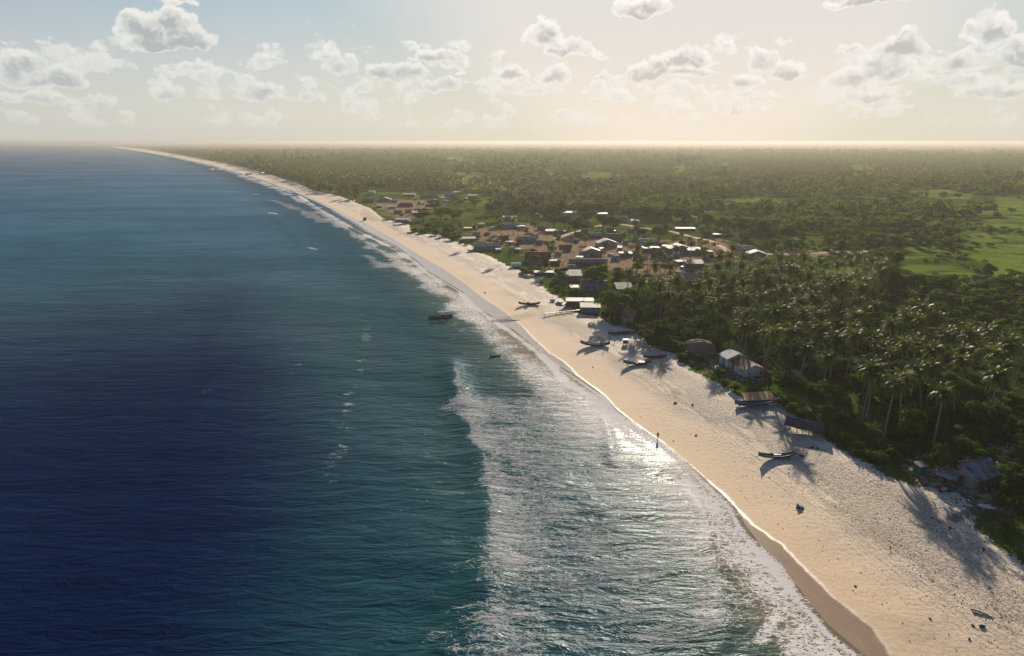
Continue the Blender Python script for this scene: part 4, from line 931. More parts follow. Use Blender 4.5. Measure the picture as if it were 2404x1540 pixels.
d = MB(); d.box((k+2.0, .46, .95), (1.0, .08, 1.9)); d.build('door', M_DOOR, e)['label'] = 'dark panel standing in for the shade of an open doorway'  # dark panel on the solid wall, standing for the shade inside the doorway
d = MB(); d.box((Ln-1.6, .46, 1.35), (.9, .08, .7)); f = d.build('window', M_FRAME, e); g = MB(); g.box((Ln-1.6, .41, 1.35), (.7, .04, .5)); g.build('pane', M_WIN, f)

# --- the big shack in the lower right, corrugated roof, porch and lean-to
xa, ya, xb, yb, zz = frame_from((2245, 1140), (2290, 1155))
bx, by, bz = place(2283, 1150); cx2, cy2, _ = place(2352, 1128)
yaw = math.atan2(cy2-by, cx2-bx); Lh = math.hypot(cx2-bx, cy2-by)
e = empty('tin_shack', (bx, by, bz), yaw); tag(e, 'big weathered shack with blue-grey corrugated roof on dark soil', 'shack', 'huts and houses of the fishing village')
HUTS.append(('big corrugated shack', bx, by)); dep = 6.6; h = 2.0
w = MB(); w.prism([(0, -.4), (dep, -.4), (dep, h), (dep/2, h+1.5), (0, h)], 0, Lh, 'x'); w.build('wall', WM['grey'], e)
r = MB(); r.prism([(-.5, h-.22), (dep/2, h+1.53), (dep/2, h+1.61), (-.5, h-.14)], -.4, Lh+.5, 'x'); ro = r.build('roof', RM['mixed'], e); ro['label'] = 'near roof slope of patched blue-grey sheets'
r = MB(); r.prism([(dep+.5, h-.22), (dep+.5, h-.14), (dep/2+.002, h+1.61), (dep/2+.002, h+1.53)], -.4, Lh+.5, 'x'); ro = r.build('roof', RM['silver'], e); ro['label'] = 'far roof slope, paler sheets'
g = MB()
for q in range(9): g.box((-.3+(Lh+.6)*q/8, dep/4-.02, h+.86), (.07, dep/2+1.1, .05), 0, math.atan2(1.75, dep/2+.5))
g.build('roof_batten', M_POST, e)
d = MB(); d.box((-.04, dep*.35, .95), (.08, 1.1, 1.9)); d.build('door', M_DOOR, e)
for q in (.25, .55, .82): d = MB(); d.box((Lh*q, -.03, 1.15), (.8, .08, .6)); f = d.build('window', M_FRAME, e); g = MB(); g.box((Lh*q, -.08, 1.15), (.6, .04, .42)); g.build('pane', M_WIN, f)
pr = MB(); pr.box((-1.7, dep*.62, 1.75), (3.0, 3.2, .07), 0, 0, -.12); pr.build('porch_roof', RM['silver'], e)
for q in (.35, .9): p = MB(); p.tube([(-3.0, dep*q, -.3), (-3.0, dep*q, 1.6)], .06, 6); p.build('post', M_POST, e)
# pale tank box at its front
x, y, z = place(2247, 1118); e = empty('water_tank', (x, y, z), yaw); tag(e, 'pale box-shaped water tank raised on posts before the big shack', 'tank')
b = MB(); b.box((0, 0, 1.45), (1.9, 1.3, .8)); b.box((0, 0, 1.9), (2.0, 1.4, .08)); b.build('tank', M_WHITE, e)
for sx in (-.8, .8):
    for sy in (-.5, .5): b = MB(); b.tube([(sx, sy, -.2), (sx, sy, 1.04)], .06, 6); b.build('leg', M_POST, e)
# green privy
x, y, z = place(2158, 1110); e = empty('privy', (x, y, z), .25); tag(e, 'small green box hut with a tan lid-like roof on bare soil', 'privy')
b = MB(); b.prism([(-.85, -.3), (.85, -.3), (.85, 2.0), (-.85, 1.75)], -.85, .85, 'x'); b.build('wall', WM['green'], e)
b = MB(); b.prism([(-1.0, 1.75), (1.0, 2.04), (1.0, 2.12), (-1.0, 1.83)], -1.0, 1.0, 'x'); b.build('roof', RM['pale'], e)
b = MB(); b.box((.1, -.88, .85), (.7, .06, 1.5)); b.build('door', simplemat('green_door', (.015, .12, .10)), e)
# thatched open shelter on the sand
xa, ya, za = place(1878, 1020); xb, yb, zb = place(1925, 1040); yaw = math.atan2(yb-ya, xb-xa)
xc, yc, zc = place(1893, 1016); Lh = 8.2; dp = 4.6
e = empty('thatched_shelter', (xc, yc+1.0, zc), math.atan2(-4.4, 7.0)); tag(e, 'open dark thatched shelter on posts standing on the sand', 'shelter')
HUTS.append(('open dark thatched shelter', xc, yc))
r = MB(); n = 10
vs = []; fs = []
for i in range(n+1):
    xx = -Lh/2+Lh*i/n; sag = -.25*math.sin(PI*i/n)
    for j, (yy, zz2) in enumerate([(-dp/2-.4, 1.75), (-dp/4, 2.35), (0, 2.85), (dp/4, 2.35), (dp/2+.4, 1.75)]): vs.append((xx, yy+random.uniform(-.1, .1), zz2+sag+random.uniform(-.06, .06)))
for i in range(n):
    for j in range(4): fs.append((i*5+j, (i+1)*5+j, (i+1)*5+j+1, i*5+j+1))
kk = len(vs); vs += [(a, b, c-.2) for a, b, c in vs]; fs += [tuple(a+kk for a in f[::-1]) for f in fs]
for i in range(n): fs += [(i*5, (i+1)*5, (i+1)*5+kk, i*5+kk), ((i+1)*5+4, i*5+4, i*5+4+kk, (i+1)*5+4+kk)]
for j in range(4): fs += [(j+1, j, j+kk, j+1+kk), (n*5+j, n*5+j+1, n*5+j+1+kk, n*5+j+kk)]
r.add(vs, fs); r.build('roof', RM['thatch_dark'], e)
for sx in (-1, -.35, .3, 1):
    for sy in (-1, 1): p = MB(); p.tube([(sx*(Lh/2-.3), sy*(dp/2-.2), -.4), (sx*(Lh/2-.3)+.05, sy*(dp/2-.2), 1.85)], .08, 6); p.build('post', M_POST, e)
p = MB(); p.tube([(-Lh/2, 0, 2.65), (Lh/2, 0, 2.62)], .08, 6); p.build('ridge_pole', M_POST, e)
# dark crate far right
x, y, z = place(2383, 1104); b = MB(); b.box((0, 0, .7), (2.0, 1.4, 1.4), .2); b.box((0, 0, 1.45), (2.2, 1.6, .08), .2)
tag(b.build('storage_box', WM['dark'], None, loc=(x, y, z)), 'dark storage box on brown earth right of the big shack', 'box')

# blue water tank of the village, tarpaulins
x, y, z = place(1601, 641); e = empty('water_tank', (x, y, z)); tag(e, 'round blue water tank on a stand among the village palms', 'tank')
b = MB(); b.tube([(0, 0, 1.6), (0, 0, 1.7), (0, 0, 3.0), (0, 0, 3.3), (0, 0, 3.45)], [1.25, 1.3, 1.3, .9, .3], 18); b.build('tank', simplemat('tank_blue', (.03, .22, .48), .4), e, True)
for a in range(4): b = MB(); b.tube([(math.cos(a*PI/2+.8), math.sin(a*PI/2+.8), -.2), (math.cos(a*PI/2+.8), math.sin(a*PI/2+.8), 1.6)], .09, 6); b.build('leg', M_POST, e)
def tarp(px, py, w, d, h, col, label, group=None):
    x, y, z = place(px, py); rs = random.Random(int(px)); nx, ny = 12, 8; vs = []; fs = []
    for i in range(nx+1):
        for j in range(ny+1):
            u, v = i/nx, j/ny; e_ = min(u, 1-u, v, 1-v)*4; vs.append((w*(u-.5)+rs.uniform(-.08, .08), d*(v-.5)+rs.uniform(-.08, .08), .03+h*min(1, e_)*(0.55+.45*math.sin(u*7+v*5+px))))
    for i in range(nx):
        for j in range(ny): a = i*(ny+1)+j; fs.append((a, a+ny+1, a+ny+2, a+1))
    m = MB(); m.add(vs, fs); tag(m.build('tarpaulin', simplemat('tarp_%s' % int(px), col, .5, .25), None, True, (x, y, z)), label, 'tarpaulin', group)
tarp(1074, 562, 6, 3, .6, (.02, .28, .50), 'bright blue tarpaulin spread on the sand below seaside bushes')
tarp(1315, 714, 4.2, 2.6, 1.0, (.03, .22, .34), 'blue tarpaulin heaped beside the beach sheds')
tarp(1413, 612, 5, 3, 1.2, (.55, .42, .12), 'yellow tarpaulin beside the very long dark hut')
tarp(1434, 601, 5, 3, 1.4, (.12, .28, .36), 'faded blue tarpaulin right of the dark hut with pale gable front')
tarp(1604, 662, 4, 3, 1.0, (.50, .48, .44), 'greyish white tarpaulin beside the maroon-walled hut')
tarp(2080, 1046, 2.4, 1.2, .25, (.10, .30, .20), 'light green sheet lying in grass at the foot of a leaning palm')
tarp(2585/1.1, 1222, .1, .1, .1, (.5, .5, .5), 'x') if False else None
tarp(2315, 1190, 2.4, 1.6, .5, (.55, .53, .50), 'crumpled white sheet in the grass below the big shack')
tarp(2282, 1066, 1.8, 1.2, .3, (.50, .55, .62), 'small whitish sheet on brown earth behind the big shack')
tarp(1600, 856, 1.6, 1.0, .5, (.68, .66, .64), 'small white bundle on the grass strip below the thatched heap')
tarp(1686, 861, 1.8, 1.0, .4, (.10, .55, .36), 'small mint green sheet beside the blue door of the rusty-roofed shed')
# covered boat-like shelter at the village beach
x, y, z = place(1212, 627); e = empty('covered_trailer', (x, y, z), .08); tag(e, 'rounded silver-white covered cart at the beach edge below the patchy rusty roof', 'cart')
b = MB(); pr = [(-1.3, .5)]+[(1.3*math.cos(t), 1.6+.7*math.sin(t)) for t in [PI-PI*q/8 for q in range(9)]]+[(1.3, .5)]; b.prism(pr, -2.6, 2.6, 'x'); b.build('cover', M_WHITE, e)
b = MB(); b.box((0, 0, .45), (5.0, 2.4, .3)); b.build('base', M_POST, e)
b = MB(); b.tube([(2.75, -1.25, 0), (2.95, -1.3, 1.6), (2.75, 0, 2.4), (2.95, 1.3, 1.6), (2.75, 1.25, 0)], .09, 6); b.build('hoop', M_FRAME, e)

# ------------------------------------------------------------------ poles and wires
def pole(px, py, hh, label, lean=0, arm=True, rad=.11):
    x, y, z = place(px, py); e = empty('utility_pole', (x, y, z)); tag(e, label, 'pole', 'poles of the village power line')
    b = MB(); b.tube([(0, 0, -.4), (lean*.5, 0, hh*.5), (lean, 0, hh)], [rad*1.2, rad, rad*.75], 7); b.build('pole', M_POST, e)
    if arm: b = MB(); b.box((lean*.97, 0, hh-.4), (1.5, .12, .12)); b.build('crossarm', M_POST, e)
    return Vector((x+lean, y, z+hh))
p1 = pole(1789, 895, 7.5, 'slim pale pole leaning right in front of the rusty-roofed shed corner', .9, False)
p2 = pole(1801, 897, 5.0, 'short straight pole right of the pale leaning pole', 0, False)
p3 = pole(1892, 1000, 4.5, 'thin post at the forest edge above the open thatched shelter', .1, False, .07)
p4 = pole(1628, 712, 13, 'tall utility pole in the palms before the maroon-walled hut')
p5 = pole(1665, 735, 12, 'tall utility pole far inside the palm grove')
p6 = pole(1620, 562, 8, 'utility pole standing beside the dirt road')
p7 = pole(1382, 697, 8, 'dark pole in front of the blue-grey tin roof')
p8 = pole(1405, 690, 8, 'dark pole just right of the blue-grey tin roof hut')
p9 = pole(1321, 652, 8, 'pole at the left end of the long grey house')
p10 = pole(1713, 482, 11, 'lone pole in the bright meadow')
p11 = pole(1456, 762, 8, 'pole beside the narrow reddish-brown hut at the beach edge')
p12 = pole(1336, 707, 6, 'thin pole standing behind the blue tarpaulin heap', 0, False, .07)
p13 = pole(2070, 560, 10, 'thin far pole beside the small meadow on the right')
def wire(a, b, label, sag=.6):
    pts = [a.lerp(b, t/12)-Vector((0, 0, 4*sag*(t/12)*(1-t/12))) for t in range(13)]; m = MB(); m.tube(pts, .035, 5)
    tag(m.build('wire', M_FRAME), label, 'wire', 'wires of the village power line')
q1 = Vector((*at(1905, 912, 3.5), 3.5))
wire(p1, q1, 'pale wire sagging from the leaning pole down into the bushes on the right')
wire(Vector((*at(1735, 838, 6.2), 6.2)), p1, 'pale wire from the trees to the top of the leaning pole')
wire(p1, Vector((*at(1890, 905, 3.2), 3.2)), 'lower thin wire running beside the pale sagging wire', .9)
wire(p3, Vector((*at(1960, 1008, 2.5), 2.5)), 'thin wire from the thin post into undergrowth')
wire(p11, Vector((*at(1530, 800, 4), 4)), 'thin wire running down from the pole beside the narrow hut')

# ------------------------------------------------------------------ boats
def boatmat(name, col, var=.3): return simplemat(name, col, .55, var, 1.2)
BM = {'dark': boatmat('boat_dark', (.045, .04, .038)), 'brown': boatmat('boat_brown', (.09, .045, .03)), 'red': boatmat('boat_red', (.20, .03, .02)), 'blue': boatmat('boat_blue', (.03, .15, .28)), 'green': boatmat('boat_green', (.025, .09, .085)), 'navy': boatmat('boat_navy', (.03, .06, .11)),
      'grey': boatmat('boat_grey', (.22, .20, .18)), 'trim': boatmat('boat_trim', (.42, .40, .34)), 'inside': boatmat('boat_inside', (.10, .075, .055))}
def hull_geo(L, B, Hh, up, n=18, t=.06):
    """canoe hull: a thin open shell with upswept ends"""
    o = []; inn = []; m = 9
    for i in range(n+1):
        s = -1+2*i/n; b = B/2*max(.02, (1-abs(s)**2.4))**.8; ks = Hh*.0+up*abs(s)**3.2*.75; top = Hh+up*abs(s)**2.6
        ro = []; ri = []
        for j in range(m):
            a = -PI/2+PI*j/(m-1); yy = math.sin(a); zz = 1-abs(math.cos(a))**1.4
            ro.append((s*L/2, yy*b, ks+(top-ks)*zz)); bi = max(.004, b-t); ri.append((s*L/2*.985, yy*bi, ks+t*1.5+(top-ks-t*1.5)*zz))
        o += ro; inn += ri
    V = o+inn; k = len(o); Fc = []
    for i in range(n):
        for j in range(m-1): a = i*m+j; Fc.append((a, a+m, a+m+1, a+1)); Fc.append((k+a, k+a+1, k+a+m+1, k+a+m))
        Fc.append((i*m, k+i*m, k+(i+1)*m, (i+1)*m)); Fc.append((i*m+m-1, (i+1)*m+m-1, k+(i+1)*m+m-1, k+i*m+m-1))
    return V, Fc
BOATS = []
def boat(pl, pr, B=1.5, Hh=.7, up=.7, mat='dark', label='', z=None, name='wooden_boat', trim='trim', thw=3, posts=True, cat='boat', group='fishing boats', sink=0):
    """pl, pr: display points of the keel under the left and right tips"""
    if z is None: xa, ya, za = place(*pl); xb, yb, zb = place(*pr)
    else: xa, ya = at(*pl, z); xb, yb = at(*pr, z); za = zb = z
    L = math.hypot(xb-xa, yb-ya); cx_, cy_ = (xa+xb)/2, (ya+yb)/2; zc = gz(cx_, cy_) if z is None else z
    e = empty(name, (cx_, cy_, zc-sink), math.atan2(yb-ya, xb-xa)); tag(e, label, cat, group)
    V, Fc = hull_geo(L, B, Hh, up); h = MB(); h.add(V, Fc); h.build('hull', BM[mat], e, True)
    g = MB()
    for sgn in (-1, 1):
        pts = []
        for i in range(19):
            s = -1+2*i/18; b = B/2*max(.02, (1-abs(s)**2.4))**.8; pts.append((s*L/2, sgn*b, Hh+up*abs(s)**2.6+.02))
        g.tube(pts, .05, 6)
    g.build('gunwale', BM[trim], e)
    for i in range(thw):
        s = -.5+1.0*i/max(1, thw-1) if thw > 1 else 0; b = B*max(.02, (1-abs(s)**2.4))**.8; q = MB(); q.box((s*L/2, 0, Hh*.78), (.22, b*.94, .05)); q.build('thwart', BM['inside'], e)
    if posts:
        for sgn in (-1, 1): q = MB(); q.tube([(sgn*(L/2-.25), 0, Hh+up*.72), (sgn*(L/2+.12), 0, Hh+up+.28)], [.07, .04], 6); q.build('stem_post', BM['dark'], e)
    BOATS.append((label, cx_, cy_)); return e, L
e, L = boat((1217, 717), (1268, 715), 1.5, .6, .8, 'brown', 'dark brown beached canoe with a blue box amidships, beside the creek')
b = MB(); b.box((-.4, 0, .95), (1.1, .7, .8)); b.build('engine_box', M_BLUE, e)
b = MB(); b.tube([(L/2-1.2, .1, .9), (L/2+.6, .1, 1.3), (L/2+2.2, .1, 1.2)], .05, 6); b.build('propeller_shaft', M_POST, e)
e, L = boat((1362, 813), (1432, 812), 1.7, .7, 1.1, 'brown', 'brown beached boat with a cream cover over its middle')
b = MB(); nx, ny = 14, 6; vs = []; fs = []
for i in range(nx+1):
    for j in range(ny+1):
        u, v = i/nx, j/ny; vs.append((-L*.24+L*.40*u, (v-.5)*1.7*(1-.15*u), .75+math.sin(v*PI)*(1.25-.85*u)+.05*math.sin(u*19+v*6)))
for i in range(nx):
    for j in range(ny): a = i*(ny+1)+j; fs.append((a, a+ny+1, a+ny+2, a+1))
b.add(vs, fs); b.build('cover', simplemat('canvas_cream', (.62, .56, .42), .8, .2), e, True)
b = MB(); b.tube([(L*.34, 0, .5), (L*.36, 0, 2.4)], [.10, .06], 6); b.build('post', BM['dark'], e); b = MB(); b.tube([(-L*.26, 0, .5), (-L*.27, 0, 1.7)], [.12, .1], 6); b.build('post', BM['dark'], e)
e, L = boat((1427, 786), (1494, 783), 1.5, .6, .6, 'dark', 'black beached boat nearest the trees, above the cream-covered one', thw=4)
b = MB(); b.box((1.5, .1, .75), (2.6, .7, .45)); b.box((-1, .3, .7), (1.2, .5, .4)); b.build('net_pile', simplemat('nets', (.06, .06, .07)), e)
boat((1510, 842), (1564, 839), 1.3, .5, .45, 'red', 'slim dark red canoe on the sand behind the blue boat', trim='red', thw=2)
e, L = boat((1463, 858), (1529, 854), 1.7, .65, .9, 'navy', 'blue-grey beached boat with bright blue cloth, in front of the red canoe')
b = MB(); b.box((1.2, .1, .72), (1.8, .9, .3)); b.build('blue_cloth', M_BLUE, e); b = MB(); b.box((-.6, .1, .7), (.8, .5, .25)); b.build('box', simplemat('orange_box', (.40, .25, .08)), e)
b = MB(); b.tube([(-L/2-.1, 0, 1.3), (-L/2-.3, -.6, -.1)], .05, 6); b.build('rudder_pole', BM['dark'], e)
e, L = boat((1779, 1079), (1869, 1071), 1.55, .62, .85, 'green', 'dark green open boat lying alone on the sand in front', thw=4)
b = MB(); b.box((-.3, 0, .55), (.9, .6, .5)); b.box((.6, .1, .5), (.5, .5, .4)); b.build('blue_crate', M_BLUE, e)
b = MB(); b.tube([(1.3, 0, .4), (1.9, .1, 1.7)], [.1, .06], 6); b.build('yellow_prop', simplemat('yellow_paint', (.35, .30, .08)), e); b = MB(); b.tube([(-1.2, .2, .4), (-1.1, .2, 1.35)], .04, 6); b.tube([(-2.2, .1, .4), (-2.2, .1, 1.0)], .05, 6); b.build('post', BM['brown'], e)
e, L = boat((1724, 954), (1828, 948), 2.0, .85, .9, 'blue', 'long blue and dark boat with tan plank canopy, beached below the trees', thw=4)
b = MB()
for sgn in (-1, 1): b.box((-L*.33, sgn*.62, .62), (L*.22, .05, .5), -sgn*.12)
b.build('dark_side_panel', BM['dark'], e)
b = MB(); b.prism([(-1.75, 2.0), (1.9, 2.7), (1.9, 2.8), (-1.75, 2.1)], -L*.30, L*.37, 'x'); b.build('canopy', simplemat('canopy_tan', (.42, .22, .08), .8, .4, 1.2), e)['label'] = 'tan plank canopy'
for sx in (-.27, -.05, .16, .34):
    for sy in (-.8, .8): p = MB(); p.tube([(sx*L, sy, .4), (sx*L, sy*1.2, 2.25+.18*sy)], .05, 6); p.build('canopy_post', M_POST, e)
# moored motor boat on the sea
e, L = boat((1006, 747), (1063, 744), 2.1, .75, .35, 'grey', 'moored motor boat with white canopy afloat near the surf', z=.05, sink=.25, trim='brown', thw=1, name='motor_boat', group=None)
b = MB(); b.prism([(-1.05, 2.5), (0, 2.75), (1.05, 2.5), (1.05, 2.58), (0, 2.83), (-1.05, 2.58)], -L*.12, L*.47, 'x'); b.build('canopy', M_WHITE, e)
for sx in (-.11, .1, .28, .45):
    for sy in (-.8, .8): p = MB(); p.tube([(sx*L, sy, .5), (sx*L, sy, 2.55)], .045, 6); p.build('canopy_post', M_POST, e)
b = MB(); b.box((L*.08, 0, 1.1), (1.3, .9, .9)); b.build('engine_box', BM['navy'], e); b = MB(); b.box((L*.40, 0, 1.2), (.8, 1.2, 1.1)); b.build('stern_seat', BM['navy'], e)
b = MB(); b.tube([(-L*.24, 0, .7), (-L*.24, 0, 2.6)], .04, 6); b.box((-L*.24, 0, 2.6), (1.6, .05, .05)); b.build('signal_frame', BM['dark'], e)
for (pl, pr, m, lb, up) in [((896, 519), (916, 517), 'dark', 'left of the two small dark boats below the flat blue-grey roof', .5), ((922, 530), (943, 529), 'dark', 'right of the two small dark boats below the flat blue-grey roof', .5),
    ((955, 549), (982, 545), 'grey', 'slim grey canoe on the sand below the seaside bushes', .3), ((1098, 590), (1122, 591), 'dark', 'dark canoe lying before the long pale-roofed hut', .6), ((820, 475), (834, 471), 'dark', 'small dark boat on the sand left of the dark low hut', .3),
    ((576, 410), (592, 409), 'dark', 'far black boat on the wet sand', .2), ((611, 409), (624, 406), 'grey', 'far grey boat drawn up high on the beach', .2), ((398, 365), (408, 365), 'dark', 'farthest dark boat, a speck on the distant beach', .2)]:
    boat(pl, pr, 1.5+(.9 if pl[0] < 700 else 0), .6+(1.6 if pl[0] < 700 else 0), up, m, lb, thw=2, posts=False)
boat((524, 401), (530, 401), 2.5, 1.2, .6, 'dark', 'far small boat in the surf, nearer of two', z=0, thw=0, posts=False, sink=.2)
boat((494, 399), (503, 397), 2.5, 1.0, .4, 'dark', 'far small boat in the surf, farther of two', z=0, thw=0, posts=False, sink=.2)
e, L = boat((2203, 1156), (2229, 1146), 1.5, .42, .30, 'red', 'short red-rimmed dinghy beside the big shack', trim='red', thw=1, posts=False, name='dinghy')
b = MB(); b.box((0, 0, .25), (1.4, .8, .2), .3); b.build('white_net', M_WHITE, e)
e, L = boat((1291, 708), (1303, 708), 1.2, .6, .4, 'green', 'small yellow-green boat with a mast on the sand beside the creek', trim='trim', thw=1)
b = MB(); b.tube([(0, 0, .4), (.3, 0, 3.2)], [.08, .04], 6); b.build('mast', M_POST, e)
sc_x, sc_y = at(1164, 836, 0)
e, L = boat((1150, 838), (1176, 836), .75, .28, .12, 'dark', 'narrow black canoe in the shallows, its paddler seated at the left end', z=.06, thw=1, posts=False, name='canoe', sink=.08)
canoe = e; canoe_L = L
x, y, z = place(1879, 1193); m = MB(); m.prism([(-.75, 0), (.75, 0), (.2, .4), (-.6, .5)], -.25, .3, 'y')
e = empty('boat_wreck', (x, y, z), -.5); tag(e, 'broken pale-green piece of boat lying on the open sand', 'wreckage'); m.build('hull_piece', BM['green'], e); m = MB(); m.box((-.3, -.05, .48), (.9, .5, .05), 0, .2, .3); m.build('deck_board', M_FRAME, e)

# crate on legs, dark box, jetty
x, y, z = place(1468, 809); e = empty('crate', (x, y, z), -.05); tag(e, 'dark brown crate raised on short legs on the beach', 'crate')
b = MB(); b.box((0, 0, 1.1), (1.5, 1.2, 1.2)); b.box((0, 0, 1.73), (1.7, 1.35, .06)); b.build('box', BM['brown'], e)
for sx in (-.65, .65):
    for sy in (-.5, .5): b = MB(); b.tube([(sx, sy, -.1), (sx, sy, .5)], .05, 6); b.build('leg', M_POST, e)
x, y, z = place(857, 517); b = MB(); b.box((0, 0, 1.1), (2.6, 2.0, 2.2)); b.box((0, 0, 2.25), (2.9, 2.3, .12)); tag(b.build('storage_box', BM['dark'], None, loc=(x, y, z)), 'lone dark box standing on the far beach near the waterline', 'box')
xa, ya, za = place(1278, 741); xb, yb, zb = place(1378, 728); yaw = math.atan2(yb-ya, xb-xa); L = math.hypot(xb-xa, yb-ya)
e = empty('jetty', (xa, ya, max(za, zb)), yaw); tag(e, 'low dark plank jetty along the creek in front of the beach sheds', 'jetty')
b = MB(); b.box((L/2, 0, .45), (L, .9, .12)); b.build('deck', BM['brown'], e)
for i in range(9): b = MB(); b.tube([(L*i/8, -.35, -.5), (L*i/8, -.35, .5)], .09, 6); b.build('pile', M_POST, e)
xa, ya, za = place(1300, 738); e = empty('rail_frame', (xa, ya, za), yaw); tag(e, 'rough wooden rack of posts and rails behind the jetty', 'rack')
for i in range(7): b = MB(); b.tube([(1.2+i*1.5, .2*i, -.3), (1.2+i*1.5, .2*i, 1.1+.25*i)], .07, 6); b.build('post', M_POST, e)
for i in range(4): b = MB(); b.tube([(.8+i*.7, .1, .45+.45*i), (10.6, 1.2, .45+.5*i)], .055, 6); b.build('rail', M_FRAME if i % 2 else M_POST, e)
x, y, z = place(1338, 720); e = empty('platform', (x, y, z), yaw); tag(e, 'raised wooden platform between the jetty and the beach sheds', 'platform')
b = MB(); b.box((0, 0, 1.3), (7, 1.6, .12)); b.build('deck', BM['brown'], e)
for i in range(5): b = MB(); b.tube([(-3.2+1.6*i, -.7, -.3), (-3.2+1.6*i, -.7, 1.3)], .08, 6); b.build('post', M_POST, e)
# slatted duckboard walk low right
xa, ya, za = place(2232, 1222); xb, yb, zb = place(2328, 1180); yaw = math.atan2(yb-ya, xb-xa); L = math.hypot(xb-xa, yb-ya)
e = empty('duckboard', (xa, ya, max(za, zb)), yaw); tag(e, 'old slatted wooden walkway at the grass edge below the big shack', 'walkway')
b = MB()
for i in range(26): b.box((L*i/25, 0, .07+random.uniform(0, .03)), (.16, 1.9, .06), random.uniform(-.06, .06))
b.build('slats', M_POST, e)

# ------------------------------------------------------------------ people
M_SKIN = simplemat('skin', (.13, .07, .045), .6, .1); M_HAIR = simplemat('hair', (.012, .01, .009), .8, .1)
CL = {'grey': simplemat('cloth_grey', (.16, .16, .15), .9), 'red': simplemat('cloth_red', (.28, .05, .04), .9), 'blue': simplemat('cloth_blue', (.05, .10, .22), .9), 'white': simplemat('cloth_white', (.5, .5, .47), .9), 'dark': simplemat('cloth_dark', (.03, .03, .035), .9)}
def skin_mesh(name, V, E, Rd, mat, sub=1):
    me = bpy.data.meshes.new(name); me.from_pydata(V, E, []); me.update(); o = bpy.data.objects.new(name, me); C.objects.link(o)
    mod = o.modifiers.new('skin', 'SKIN'); me.skin_vertices or None
    sv = me.skin_vertices[0].data if me.skin_vertices else None
    for i, r in enumerate(Rd): sv[i].radius = (r, r) if not isinstance(r, tuple) else r
    sv[0].use_root = True
    if sub: s = o.modifiers.new('sub', 'SUBSURF'); s.levels = s.render_levels = sub
    dg = bpy.context.evaluated_depsgraph_get(); dg.update(); m2 = bpy.data.meshes.new_from_object(o.evaluated_get(dg)); bpy.data.objects.remove(o)
    m2.name = name; m2.materials.clear(); m2.materials.append(mat); m2.polygons.foreach_set('use_smooth', [True]*len(m2.polygons)); return m2
def person(x, y, z, yaw, label, pose='stand', shirt='grey', short='dark', group=None, parent_to=None):
    e = empty('person', (x, y, z), yaw); tag(e, label, 'person', group)
    if pose == 'stand':
        J = dict(pel=(0,0,.93), ab=(0,.01,1.10), ch=(0,.0,1.32), ne=(0,0,1.47), he=(0,-.02,1.58), top=(0,-.01,1.68), hl=(.09,0,.90), kl=(.11,-.10,.50), al=(.12,.02,.08), tl=(.12,-.15,.04), hr=(-.09,0,.90), kr=(-.10,.06,.50), ar=(-.10,.20,.09), tr=(-.10,.05,.04),
                 sl=(.18,0,1.40), el=(.25,.03,1.12), wl=(.27,-.12,.90), fl=(.27,-.19,.84), sr=(-.18,0,1.40), er=(-.26,.05,1.13), wr=(-.25,-.10,.90), fr=(-.24,-.17,.84))
    else:
        J = dict(pel=(0,0,.22), ab=(0,-.02,.40), ch=(0,-.04,.62), ne=(0,-.05,.78), he=(0,-.07,.90), top=(0,-.06,1.0), hl=(.09,-.02,.20), kl=(.16,-.42,.36), al=(.12,-.74,.08), tl=(.12,-.90,.10), hr=(-.09,-.02,.20), kr=(-.16,-.42,.36), ar=(-.12,-.74,.08), tr=(-.12,-.90,.10),
                 sl=(.18,-.04,.70), el=(.26,-.16,.48), wl=(.16,-.40,.44), fl=(.10,-.47,.44), sr=(-.18,-.04,.70), er=(-.27,-.14,.47), wr=(-.14,-.38,.40), fr=(-.08,-.45,.42))
    nm = list(J); Rr = dict(pel=.125, ab=.115, ch=.135, ne=.052, he=.095, top=.075, hl=.085, kl=.058, al=.036, tl=.03, hr=.085, kr=.058, ar=.036, tr=.03, sl=.052, el=.036, wl=.026, fl=.03, sr=.052, er=.036, wr=.026, fr=.03)
    Ed = [('pel','ab'),('ab','ch'),('ch','ne'),('ne','he'),('he','top'),('pel','hl'),('hl','kl'),('kl','al'),('al','tl'),('pel','hr'),('hr','kr'),('kr','ar'),('ar','tr'),('ch','sl'),('sl','el'),('el','wl'),('wl','fl'),('ch','sr'),('sr','er'),('er','wr'),('wr','fr')]
    me = skin_mesh('body', [J[k] for k in nm], [(nm.index(a), nm.index(b)) for a, b in Ed], [Rr[k] for k in nm], M_SKIN, 1); link('body', me, e)
    t = MB(); pe, ab, ch, ne = (Vector(J[k]) for k in ('pel', 'ab', 'ch', 'ne')); t.tube([pe+Vector((0, 0, .02)), ab, ch, ne-Vector((0, 0, .03))], [.17, .165, .19, .075], 12); 
    for s in ('l', 'r'): t.tube([J['s'+s], tuple(Vector(J['s'+s]).lerp(Vector(J['e'+s]), .7))], [.085, .065], 8)
    t.build('shirt', CL[shirt], e, True)
    t = MB()
    for s in ('l', 'r'): t.tube([tuple(pe.lerp(Vector(J['h'+s]), .6)+Vector((0, 0, .06))), J['h'+s], tuple(Vector(J['h'+s]).lerp(Vector(J['k'+s]), .75))], [.13, .12, .085], 10)
    t.build('shorts', CL[short], e, True)
    t = MB(); hd = Vector(J['he']); t.tube([hd+Vector((0, .03, .02)), hd+Vector((0, .025, .08)), hd+Vector((0, .015, .13))], [.108, .10, .05], 10); t.build('hair', M_HAIR, e, True)
    return e
x, y, z = place(1544, 1031); person(x, y, z, 2.6, 'person walking alone along the wet edge of the sand in front', 'stand', 'dark', 'grey')
